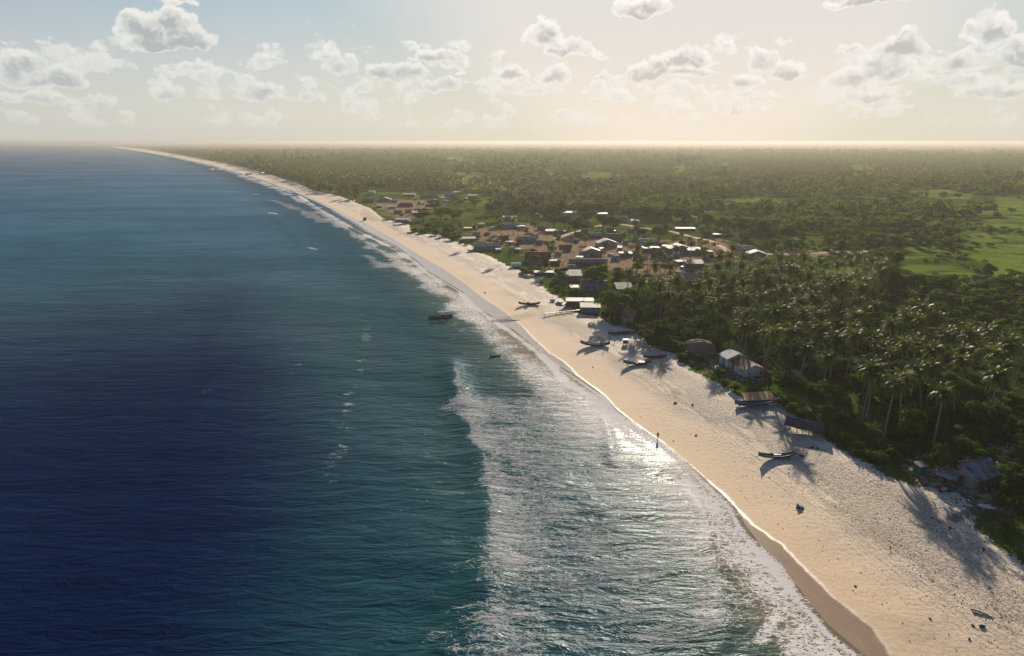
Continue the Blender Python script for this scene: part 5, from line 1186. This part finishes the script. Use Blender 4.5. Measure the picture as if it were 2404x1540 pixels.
for (px_, py_, s, lb) in [(703, 452, 'red', 'leftmost of three people standing on the far beach'), (710, 453, 'white', 'middle of three people standing on the far beach'), (715, 452, 'blue', 'rightmost of three people standing on the far beach')]:
    x, y, z = place(px_, py_); person(x, y, z, random.uniform(0, 6), lb, 'stand', s, 'dark', 'people on the far beach')
x, y, z = place(840, 531) if False else (*at(842, 531, .1), .1); person(x, y, z, 1.0, 'person wading at the water edge left of the lone dark box', 'stand', 'dark', 'dark')
cx_, cy_, cz_ = canoe.location; ry = canoe.rotation_euler.z
person(cx_-math.cos(ry)*canoe_L*.40, cy_-math.sin(ry)*canoe_L*.40, cz_+.02, ry+PI/2, 'person in dark clothes seated at the end of the narrow black canoe', 'sit', 'dark', 'dark')

# ------------------------------------------------------------------ things lying on the beach
def lump_mesh(name, seed, mat):
    rs = np.random.default_rng(seed); m = MB(); n = 10; vs = []; fs = []
    for k in range(6):
        t = k/5; r_ = math.sin(PI*(t*.85+.08)); 
        for j in range(n): a = 2*PI*j/n; w = 1+rs.uniform(-.22, .22); vs.append((math.cos(a)*r_*w*.5, math.sin(a)*r_*w*.38, .42*t-.03))
    for k in range(5):
        for j in range(n): fs.append((k*n+j, k*n+(j+1) % n, (k+1)*n+(j+1) % n, (k+1)*n+j))
    fs.append(tuple(5*n+j for j in range(n))); m.add(vs, fs); return m.mesh(name, mat, True)
M_ROCK = simplemat('dark_stone', (.055, .05, .045)); M_WEED = simplemat('dry_weed', (.07, .055, .035))
lumps = [lump_mesh('weed_clump', i, M_WEED) for i in range(3)]
LUMPS = [(2305,1471,.75,'dark weed clump on the sand near the bottom right corner, below the driftwood log'),(2308,1290,.7,'dark weed clump on the sand beside the grass tongue at the right edge'),(2283,1468,.4,'small weed clump left of the big one near the bottom right corner'),
 (2275,1500,.4,'small weed clump near the bottom edge on the right'),(2183,1452,.35,'small weed clump left of the driftwood log'),(1634,1022,.55,'dark clump on open sand right of the walking person'),(1621,1020,.3,'tiny clump just left of a larger one, right of the walking person'),
 (1581,1035,.3,'tiny clump between the walking person and the sea side track'),(1206,1087,.01,''),(1139,687,.9,'dark clump alone on the pale sand above the wet edge, before the creek'),(1234,641,.9,'clump beside the flat-roofed shelter'),(1177,634,.9,'dark clump on the beach left of the silver covered cart'),
 (1372,927,.45,'small clump near the wet sand, below the boat with cream cover'),(1392,862,.5,'small clump below the gravelly sand, left of the blue-grey boat'),(1479,829,.4,'small pale-shadowed clump below the crate'),(1520,843,.4,'clump beside the red canoe'),
 (1624,958,.01,''),(1585,946,.8,'dark branchy clump on mid sand left of the canopy boat'),(1626,950,.7,'dark weed heap halfway between the blue-grey boat and the canopy boat'),(1732,928,.7,'dark clump just left of the canopy boat roof'),(1716,926,.5,'brown clump near the canopy boat'),
 (1881,1071,1.0,'dark clump right behind the green boat tip'),(1905,1051,.8,'dark branchy clump in the palm shade below the thatched shelter'),(1919,1053,.6,'smaller clump right of the branchy one below the thatched shelter'),(2008,1376,.35,'single dark clump close to the wet sand edge'),
 (1806,1121,.3,'small clump on sand left of the green boat shadow'),(1852,1110,.3,'small clump below the green boat shadow'),(2230,1240,.6,'dark clump inside the big palm crown shadow'),(2205,1226,.5,'brown clump at the edge of the big palm crown shadow'),(2188,1217,.5,'brown clump left of the big palm crown shadow')]
for i, (px_, py_, s, lb) in enumerate(LUMPS):
    if s < .05: continue
    x, y, z = place(px_, py_); o = link('weed_clump', lumps[i % 3]); o.location = (x, y, z); o.scale = (s*1.3, s, s); o.rotation_euler = (0, 0, i*1.3); tag(o, lb, 'seaweed clump', 'weed clumps on the beach')
x, y, z = place(2306, 1441); b = MB(); b.tube([(-1.3, 0, .1), (-.4, .1, .14), (.5, 0, .12), (1.2, -.1, .1)], [.12, .11, .09, .05], 7); tag(b.build('driftwood_log', M_POST, None, loc=(x, y, z)), 'thin dark driftwood log on the sand near the bottom right corner', 'driftwood').rotation_euler = (0, 0, -.7)
x, y, z = place(1305, 742); b = MB(); b.tube([(-6, 0, .05), (0, .2, .12), (5, 0, .1)], [.12, .14, .08], 6); 
tag(b.build('driftwood_log', M_POST, None, loc=(*at(1190, 752, .3), .25)), 'long low dark beam at the mouth of the creek', 'beam')

# litter: very many tiny bits, nobody could count them
def scatter_bits(n, size, sel, mat, name, label, cat, seed):
    rs = np.random.default_rng(seed); P = sel(rs, n); z = ground_z(P); k = len(P); a = rs.uniform(0, 6.28, k); s = size*rs.uniform(.4, 1.5, k); el_ = rs.uniform(.3, 1, k)
    ca, sa = np.cos(a)*s, np.sin(a)*s; c = np.column_stack([P, z])
    V = np.stack([c+np.column_stack([ca, sa, 0*s+.02]), c+np.column_stack([-sa*el_*.5, ca*el_*.5, s*.5]), c+np.column_stack([-ca, -sa, 0*s+.01]), c+np.column_stack([sa*el_*.5, -ca*el_*.5, s*.3])], 1).reshape(-1, 3)
    o = link(name, npmesh(name, V, np.arange(4*k).reshape(-1, 4), mat)); tag(o, label, cat, kind='stuff'); return o
def beach_pts(rs, n):
    px_ = rs.uniform(1150, 2500, n*6); py_ = rs.uniform(640, 1560, n*6); x, y = at(px_, py_, 1.2); P = np.column_stack([x, y]); d = sdist(P, DP); g = -sdist(P, GP); t = d/(d+np.maximum(g, .3))
    k = (d > 3) & (g > -1) & (rs.random(len(P)) < np.where(t > .45, .9*fbm(P[:, 0], P[:, 1], 10, 5, 3)**1.5*2, .12)); return P[k][:n]
scatter_bits(5000, .125, beach_pts, M_WEED, 'beach_litter', 'scattered dark bits of weed and husk over the upper sand', 'litter', 3)
def dirt_pts(rs, n):
    out_ = []
    for dpl in (DIRTS[1], DIRTS[2], DIRTS[3], DIRTS[0], DIRTS[5]):
        w = dpoly(dpl); lo, hi = w.min(0), w.max(0); P = rs.uniform(lo, hi, (n, 2)); P = P[inside(P, w)]; out_.append(P[:int(n/4)])
    return np.vstack(out_)
scatter_bits(1400, .32, dirt_pts, M_WHITE, 'rubbish', 'scattered pale scraps over the bare earth round the huts', 'rubbish', 4)
scatter_bits(2600, .40, dirt_pts, M_DOOR, 'yard_clutter', 'scattered dark odds and ends over the bare earth round the huts', 'clutter', 5)

# dirt road, laid a little above the ground
w_ = dpoly(ROAD); Ls = []
for i in range(len(w_)-1):
    for t in np.linspace(0, 1, 7)[:-1]: Ls.append(w_[i]*(1-t)+w_[i+1]*t)
Ls.append(w_[-1]); Ls = np.array(Ls)
for _ in range(3): Ls[1:-1] = (Ls[:-2]+2*Ls[1:-1]+Ls[2:])/4
tn = np.gradient(Ls, axis=0); tn /= np.linalg.norm(tn, axis=1)[:, None]; nn_ = np.column_stack([-tn[:, 1], tn[:, 0]]); cols = 7
RVp = []
for j in range(cols): RVp.append(Ls+nn_*((j/(cols-1)-.5)*5.6+np.where(j in (0, cols-1), 1, 0)*(fbm(Ls[:, 0], Ls[:, 1], 6, 4)-.5)[:, None]*1.6))
RV = np.stack(RVp, 1).reshape(-1, 2); zr = ground_z(RV).reshape(-1, cols); zr = (zr.max(1, keepdims=True)+np.array([-.25, .08, .10, .10, .10, .08, -.25])).reshape(-1)
m, T = newmat('road_earth'); P = T.n('ShaderNodeNewGeometry').outputs['Position']; n_ = T.noise(P, .5, 6, .7)
out(T, pbsdf(T, col=T.mix(T.mr(n_, .3, .7), rgb(.34, .20, .11), rgb(.48, .32, .19)), rough=.95, spec=.1, nrm=T.bump(n_, .5, .2)).outputs[0])
q = [];
for i in range(len(Ls)-1):
    for j in range(cols-1): a = i*cols+j; q.append((a, a+cols, a+cols+1, a+1))
ro = link('road', npmesh('road', np.column_stack([RV, zr]), np.array(q)[:, ::-1], m, True)); tag(ro, kind='structure')

# ------------------------------------------------------------------ plant everything
LM = [(h[0], h[1], h[2]) for h in HUTS]
SHORT = ['big thatched heap', 'rusty-roofed white shed', 'big corrugated shack', 'open dark thatched shelter', 'silver-roofed hut', 'dome tree']
marks = [('the open thatched shelter', 1893, 1016), ('the big corrugated shack', 2290, 1140), ('the rusty-roofed white shed', 1740, 880), ('the thatched heap', 1645, 838), ('the beach sheds', 1375, 728), ('the maroon-walled hut', 1618, 671), ('the blue water tank', 1601, 641),
         ('the broad glaring pale roof', 1614, 595), ('the roof row at the road end', 1760, 600), ('the patchy rusty roof hut', 1261, 616), ('the long pale-roofed hut', 1144, 587), ('the two-storey grey house', 1334, 511), ('the blue-roofed open shed', 1691, 557), ('the wide dark thatched hut', 952, 486),
         ('the lone meadow pole', 1713, 482), ('the low white-roofed road building', 1610, 543), ('the blue-grey far house', 1057, 461), ('the right-hand meadow', 2300, 600), ('the small meadow behind the grove', 2180, 645), ('the green privy', 2158, 1110), ('the far grey beach hut', 653, 410)]
mxy = np.array([at(a, b) for _, a, b in marks])
used_lab = {}
def relation(x, y):
    d = np.hypot(mxy[:, 0]-x, mxy[:, 1]-y); i = int(d.argmin()); dx, dy = x-mxy[i, 0], y-mxy[i, 1]
    if abs(dy) > abs(dx)*1.2: rel = 'behind' if dy > 0 else 'in front of'
    elif abs(dx) > abs(dy)*1.2: rel = 'right of' if dx > 0 else 'left of'
    else: rel = ('behind and ' if dy > 0 else 'in front and ')+('right of' if dx > 0 else 'left of')
    return marks[i][0], rel, d[i]
ORD = ['', 'second ', 'third ', 'fourth ', 'fifth ', 'sixth ', 'seventh ', 'eighth ', 'ninth ', 'tenth ', 'eleventh ', 'twelfth ', 'thirteenth ', 'fourteenth ', 'fifteenth ', 'sixteenth ', 'seventeenth ', 'eighteenth ', 'nineteenth ', 'twentieth ']
def label_batch(items, noun, _=None):
    """each plant is named by kind and by its turn, counted outward from a landmark"""
    by = {}
    for t in items:
        m_, rel, d = relation(t['x'], t['y']); by.setdefault((m_, rel, noun(t)), []).append((d, t))
    for (m_, rel, nn), L_ in by.items():
        L_.sort(key=lambda q: q[0]); n_ = len(L_)
        for i, (d, t) in enumerate(L_):
            if n_ == 1: s = 'the only %s %s %s' % (nn, rel, m_)
            elif i == n_-1: s = 'farthest %s %s %s' % (nn, rel, m_)
            elif i < 20: s = '%snearest %s %s %s' % (ORD[i], nn, rel, m_)
            else: s = '%s %s, well away from, %s' % (nn, rel, m_)
            t['label'] = s
palms = sorted([t for t in ALLTREES if t['kind'] == 'palm'], key=lambda t: t['r']/t['s'])
trees = sorted([t for t in ALLTREES if t['kind'] == 'tree'], key=lambda t: t['r']/t['s'])
def visible(t):
    a, b = proj(np.array([t['x']]), np.array([t['y']]), 5.); return -40 < a[0] < 2440 and b[0] < 1600
pi_ = [t for t in palms if visible(t)][:300]; ti_ = [t for t in trees if visible(t)][:300]
for t in pi_+ti_: t['ind'] = True
label_batch(pi_, lambda t: 'coconut palm', None)
TN = {0: 'round dense tree', 4: 'round dense tree', 1: 'flat-topped layered tree', 5: 'flat-topped layered tree', 2: 'tall narrow tree', 3: 'loose open tree', None: 'leafy tree'}
label_batch(ti_, lambda t: TN[t['var']], None)
zs = ground_z([(t['x'], t['y']) for t in pi_])
for i, (t, z) in enumerate(zip(pi_, zs)):
    tm, cm, nm, h = palm_kinds[t['var'] if t['var'] is not None else i % 5]
    e = empty('coconut_palm', (t['x'], t['y'], z), t['rz'], t['s']*12/h if t['key'] != 'edge' else .98); tag(e, t['label'], 'palm tree', 'coconut palms in and around the village')
    link('trunk', tm, e); link('crown', cm, e)
    if t['r'] < 420: link('coconuts', nm, e)
zs = ground_z([(t['x'], t['y']) for t in ti_])
for i, (t, z) in enumerate(zip(ti_, zs)):
    tm, cm, kd = tree_kinds[t['var'] if t['var'] is not None else i % 6]
    e = empty('broadleaf_tree', (t['x'], t['y'], z-.1), t['rz'], t['s']); e.scale[2] = t['s']*random.uniform(.8, 1.1); tag(e, t['label'], 'tree', 'leafy trees of the coast and village')
    link('trunk', tm, e); link('crown', cm, e)
# the rest of each kind: one object each
def pile(templates, items, key_t, name, mat, zoff=0):
    """templates[k] = (V, quads); all copies of all items merged with numpy"""
    P = np.array([(t['x'], t['y'], t['rz'], t['s']) for t in items]); z = ground_z(P[:, :2])+zoff; kk = np.array([key_t(t) for t in items]); VV = []; FF = []; TT = []; o = 0
    rs = np.random.default_rng(3); tint = rs.random(len(P))
    for k, (V, Q) in templates.items():
        s_ = np.nonzero(kk == k)[0]
        if not len(s_): continue
        c, s = np.cos(P[s_, 2]), np.sin(P[s_, 2]); sc = P[s_, 3]
        X = (V[None, :, 0]*c[:, None]-V[None, :, 1]*s[:, None])*sc[:, None]+P[s_, 0][:, None]; Y = (V[None, :, 0]*s[:, None]+V[None, :, 1]*c[:, None])*sc[:, None]+P[s_, 1][:, None]; Z = V[None, :, 2]*sc[:, None]+z[s_][:, None]
        VV.append(np.stack([X, Y, Z], -1).reshape(-1, 3)); FF.append((Q[None]+(np.arange(len(s_))*len(V))[:, None, None]).reshape(-1, 4)+o); TT.append(np.repeat(tint[s_], len(V))); o += len(s_)*len(V)
    return npmesh(name, np.concatenate(VV), np.concatenate(FF), mat, False, {'tint': np.concatenate(TT)})
rest = [t for t in trees if not t.get('ind')]
tmpl = {}
for v in range(5):
    kd = ['round', 'layered', 'tall', 'round', 'layered'][v]; rs = np.random.default_rng(200+v); lb = lobes_for(kd, rs)
    for lod, (n_, sz) in enumerate([(560, 1.0), (170, 1.7), (56, 2.9)]): tmpl[v*3+lod] = leaf_cloud(lb, n_, sz, np.random.default_rng(300+v), .25 if kd == 'layered' else 0)
lodf = lambda t: 0 if t['r'] < 560 else (1 if t['r'] < 1300 else 2)
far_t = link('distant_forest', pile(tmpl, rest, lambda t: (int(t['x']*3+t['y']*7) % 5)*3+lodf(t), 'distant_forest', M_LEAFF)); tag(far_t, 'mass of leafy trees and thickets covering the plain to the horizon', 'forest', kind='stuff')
st_ = {}
for v in range(3):
    rs = np.random.default_rng(400+v); lb = [(a, b, c*.55, d, .7) for a, b, c, d, e_ in lobes_for('round', rs)]
    for lod, (n_, sz) in enumerate([(150, 1.5), (50, 2.6)]): st_[v*2+lod] = leaf_cloud(lb, n_, sz, np.random.default_rng(410+v), .2)
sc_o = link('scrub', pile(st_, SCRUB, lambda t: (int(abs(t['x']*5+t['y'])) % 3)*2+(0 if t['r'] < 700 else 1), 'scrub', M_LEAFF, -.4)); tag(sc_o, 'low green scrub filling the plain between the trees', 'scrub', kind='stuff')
rest = [t for t in palms if not t.get('ind')]
tm_ = {}
for v in range(3):
    for lod, (nf, ns, rw) in enumerate([(20, 5, 1), (15, 3, 1), (9, 2, 1)]):
        V, Q = palm_crown_geo(90+v, nf, ns, 4.6, rw); V = V.copy()
        if lod: V = V*1.05
        V[:, 2] += 11.5
        V = np.vstack([V, [(-.25, 0, 0), (.25, 0, 0), (.16, 0, 11.6), (-.16, 0, 11.6), (0, -.25, 0), (0, .25, 0), (0, .16, 11.6), (0, -.16, 11.6)]]); k = len(V)-8
        Q = np.vstack([Q, [(k, k+1, k+2, k+3), (k+4, k+5, k+6, k+7)]]); tm_[v*3+lod] = (V, Q)
lodp = lambda t: 0 if t['r'] < 1000 else (1 if t['r'] < 2200 else 2)
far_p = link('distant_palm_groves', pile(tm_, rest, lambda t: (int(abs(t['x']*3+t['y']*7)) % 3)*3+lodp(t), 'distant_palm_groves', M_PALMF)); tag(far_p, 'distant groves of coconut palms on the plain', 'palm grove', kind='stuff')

# shrubs: the mass that fringes the sand and fills the village edge
SHR = [(1530,812,2.1),(1560,818,2.2),(1585,822,1.9),(1515,795,1.8),(1545,790,2.1),(1575,795,2.3),(1500,780,1.5),(1605,828,1.6),(1590,805,2.0),(1440,762,1.2),(1475,768,1.2),(1455,750,1.5),(1420,748,1.4),(1500,765,1.6),
 (1700,905,1.0),(1725,918,1.1),(1760,925,1.1),(1790,930,1.2),(1820,940,1.2),(1845,955,1.2),(1870,975,1.0),(1900,985,1.2),(1935,1010,1.2),(1960,1030,1.1),(1990,1040,1.3),(2010,1060,1.2),(2030,1075,1.2),(2060,1085,1.3),(2095,1080,1.3),(2120,1065,1.2),(2150,1058,1.3),(2180,1062,1.1),
 (1940,975,1.5),(1980,995,1.6),(2010,1015,1.4),(2045,1030,1.4),(2060,1055,1.2),(2110,1035,1.5),(2150,1030,1.5),(2200,1035,1.6),(2250,1030,1.6),(2300,1035,1.5),(2350,1025,1.7),(2395,1040,1.6),(2385,1150,1.6),(2400,1170,1.8),(2370,1165,1.3),(2395,1195,1.4),(2345,1182,.8),
 (975,545,1.6),(990,548,1.8),(1005,545,1.8),(1025,552,2.0),(1045,556,1.9),(1062,565,1.6),(1075,560,1.6),(1050,545,2.0),(1085,570,1.3),(1020,540,1.7),(1235,645,1.6),(1248,647,1.5),(1228,640,1.2),(1252,592,1.3),(1350,690,1.4),(1340,682,1.2),(1310,682,1.3),(1300,670,1.0),(1322,690,.9),(1415,700,1.6),(1440,705,1.8),(1425,690,1.4),
 (1270,668,.9),(1150,570,1.3),(1170,575,1.2),(1185,568,1.4),(1215,580,1.3),(1120,560,1.3),(1095,575,1.0),(1600,845,1.1),(1640,850,1.2),(1612,840,1.0),(1650,545,1.9),(1560,548,1.8),(1585,560,1.6),(1640,585,1.4),(1690,600,1.8),(1670,610,1.6),(1840,950,1.3),(1858,968,1.2),(1690,880,1.0),(2230,1060,1.2),(2210,1075,.8),(1500,620,1.4),(1450,640,1.5),(1480,660,1.7),(1520,655,1.6),(1550,670,1.7),(1580,690,1.8),(1600,705,1.8),(1640,700,1.8)]
sl = []
for px_, py_, s in SHR:
    x, y = at(px_, py_, 1.5); sl.append(dict(x=x, y=y, s=s*1.05, r=math.hypot(x, y)))
# a fringe along the forest front
fr = [(1505,782),(1560,812),(1640,825),(1690,850),(1830,905),(1900,930),(2050,965),(2200,990),(2300,1000),(2404,1030)]
for i in range(90):
    t = random.random()*(len(fr)-1); a = fr[int(t)]; b_ = fr[min(int(t)+1, len(fr)-1)]; f_ = t-int(t); x, y = at(a[0]+(b_[0]-a[0])*f_, a[1]+(b_[1]-a[1])*f_, 1.5)
    sl.append(dict(x=x+random.uniform(-1, 4), y=y+random.uniform(0, 6), s=random.uniform(.7, 1.3), r=0))
for i in range(70):
    px_, py_ = random.uniform(900, 1680), random.uniform(470, 690)
    if inpoly(px_, py_, NO_TREE[0])[0] and sdist(np.array([at(px_, py_)]), GP)[0] > 2: x, y = at(px_, py_); sl.append(dict(x=x, y=y, s=random.uniform(.8, 2.0), r=0))
label_batch(sl, lambda t: 'low green shrub' if t['s'] < 1.1 else ('leafy shrub' if t['s'] < 1.6 else 'big bush'), None)
for i, t in enumerate(sl):
    st, cm = shrub_kinds[i % 3]; e = empty('shrub', (t['x'], t['y'], gz(t['x'], t['y'])-.05), random.uniform(0, 6.3), t['s']); tag(e, t['label'], 'bush', 'bushes along the beach and between the huts'); link('stems', st, e); link('leaves', cm, e)

# low plants as one spread
def cover_pts(rs, n):
    px_ = rs.uniform(1230, 2500, n); py_ = rs.uniform(600, 1340, n); x, y = at(px_, py_, 1.4); P = np.column_stack([x, y]); g = sdist(P, GP)
    q = np.column_stack([px_, py_]); bad = np.zeros(n, bool)
    for p in DIRTS: bad |= inside(q, np.array(p, float))
    k = (g > -.6) & ~bad & (rs.random(n) < np.clip(fbm(P[:, 0], P[:, 1], 6, 8, 3)*2.6-.75, .05, 1)); return P[k]
rs = np.random.default_rng(11); P = cover_pts(rs, 150000); k = len(P); z = ground_z(P); hgt = .10+.55*fbm(P[:, 0], P[:, 1], 5, 33, 2)**2
c = np.column_stack([P, z+rs.random(k)*hgt]); nrm = rs.normal(size=(k, 3)); nrm[:, 2] = abs(nrm[:, 2])+.5; nrm /= np.linalg.norm(nrm, axis=1)[:, None]; a = np.cross(nrm, rs.normal(size=(k, 3))); a /= np.linalg.norm(a, axis=1)[:, None]; b = np.cross(nrm, a); s = rs.uniform(.10, .26, k)[:, None]
V = np.stack([c-a*s, c+b*s*.6, c+a*s, c-b*s*.6], 1).reshape(-1, 3)
M_COVER = leafmat('cover_leaf', (.045, .075, .012), (.11, .14, .028), .4, .8, .06, True)
gc = link('ground_cover', npmesh('ground_cover', V, np.arange(4*k).reshape(-1, 4), M_COVER, False, {'tint': np.repeat(rs.random(k), 4)})); tag(gc, 'low creeping plants and grass tufts along the top of the beach', 'ground cover', kind='stuff')

# ------------------------------------------------------------------ the air itself
m = bpy.data.materials.new('haze'); m.use_nodes = True; T = NT(m.node_tree)
vol = T.n('ShaderNodeVolumePrincipled', None, {'Color': (.43, .405, .375, 1), 'Density': HAZE, 'Anisotropy': .42})
T.n('ShaderNodeOutputMaterial', None, {1: vol.outputs[0]})
b = MB(); b.box((0, 15500, 31.75), (76000, 34000, 71.5)); hz = b.build('haze', m); tag(hz, kind='stuff', label='thin warm haze lying over sea and land', cat='haze')
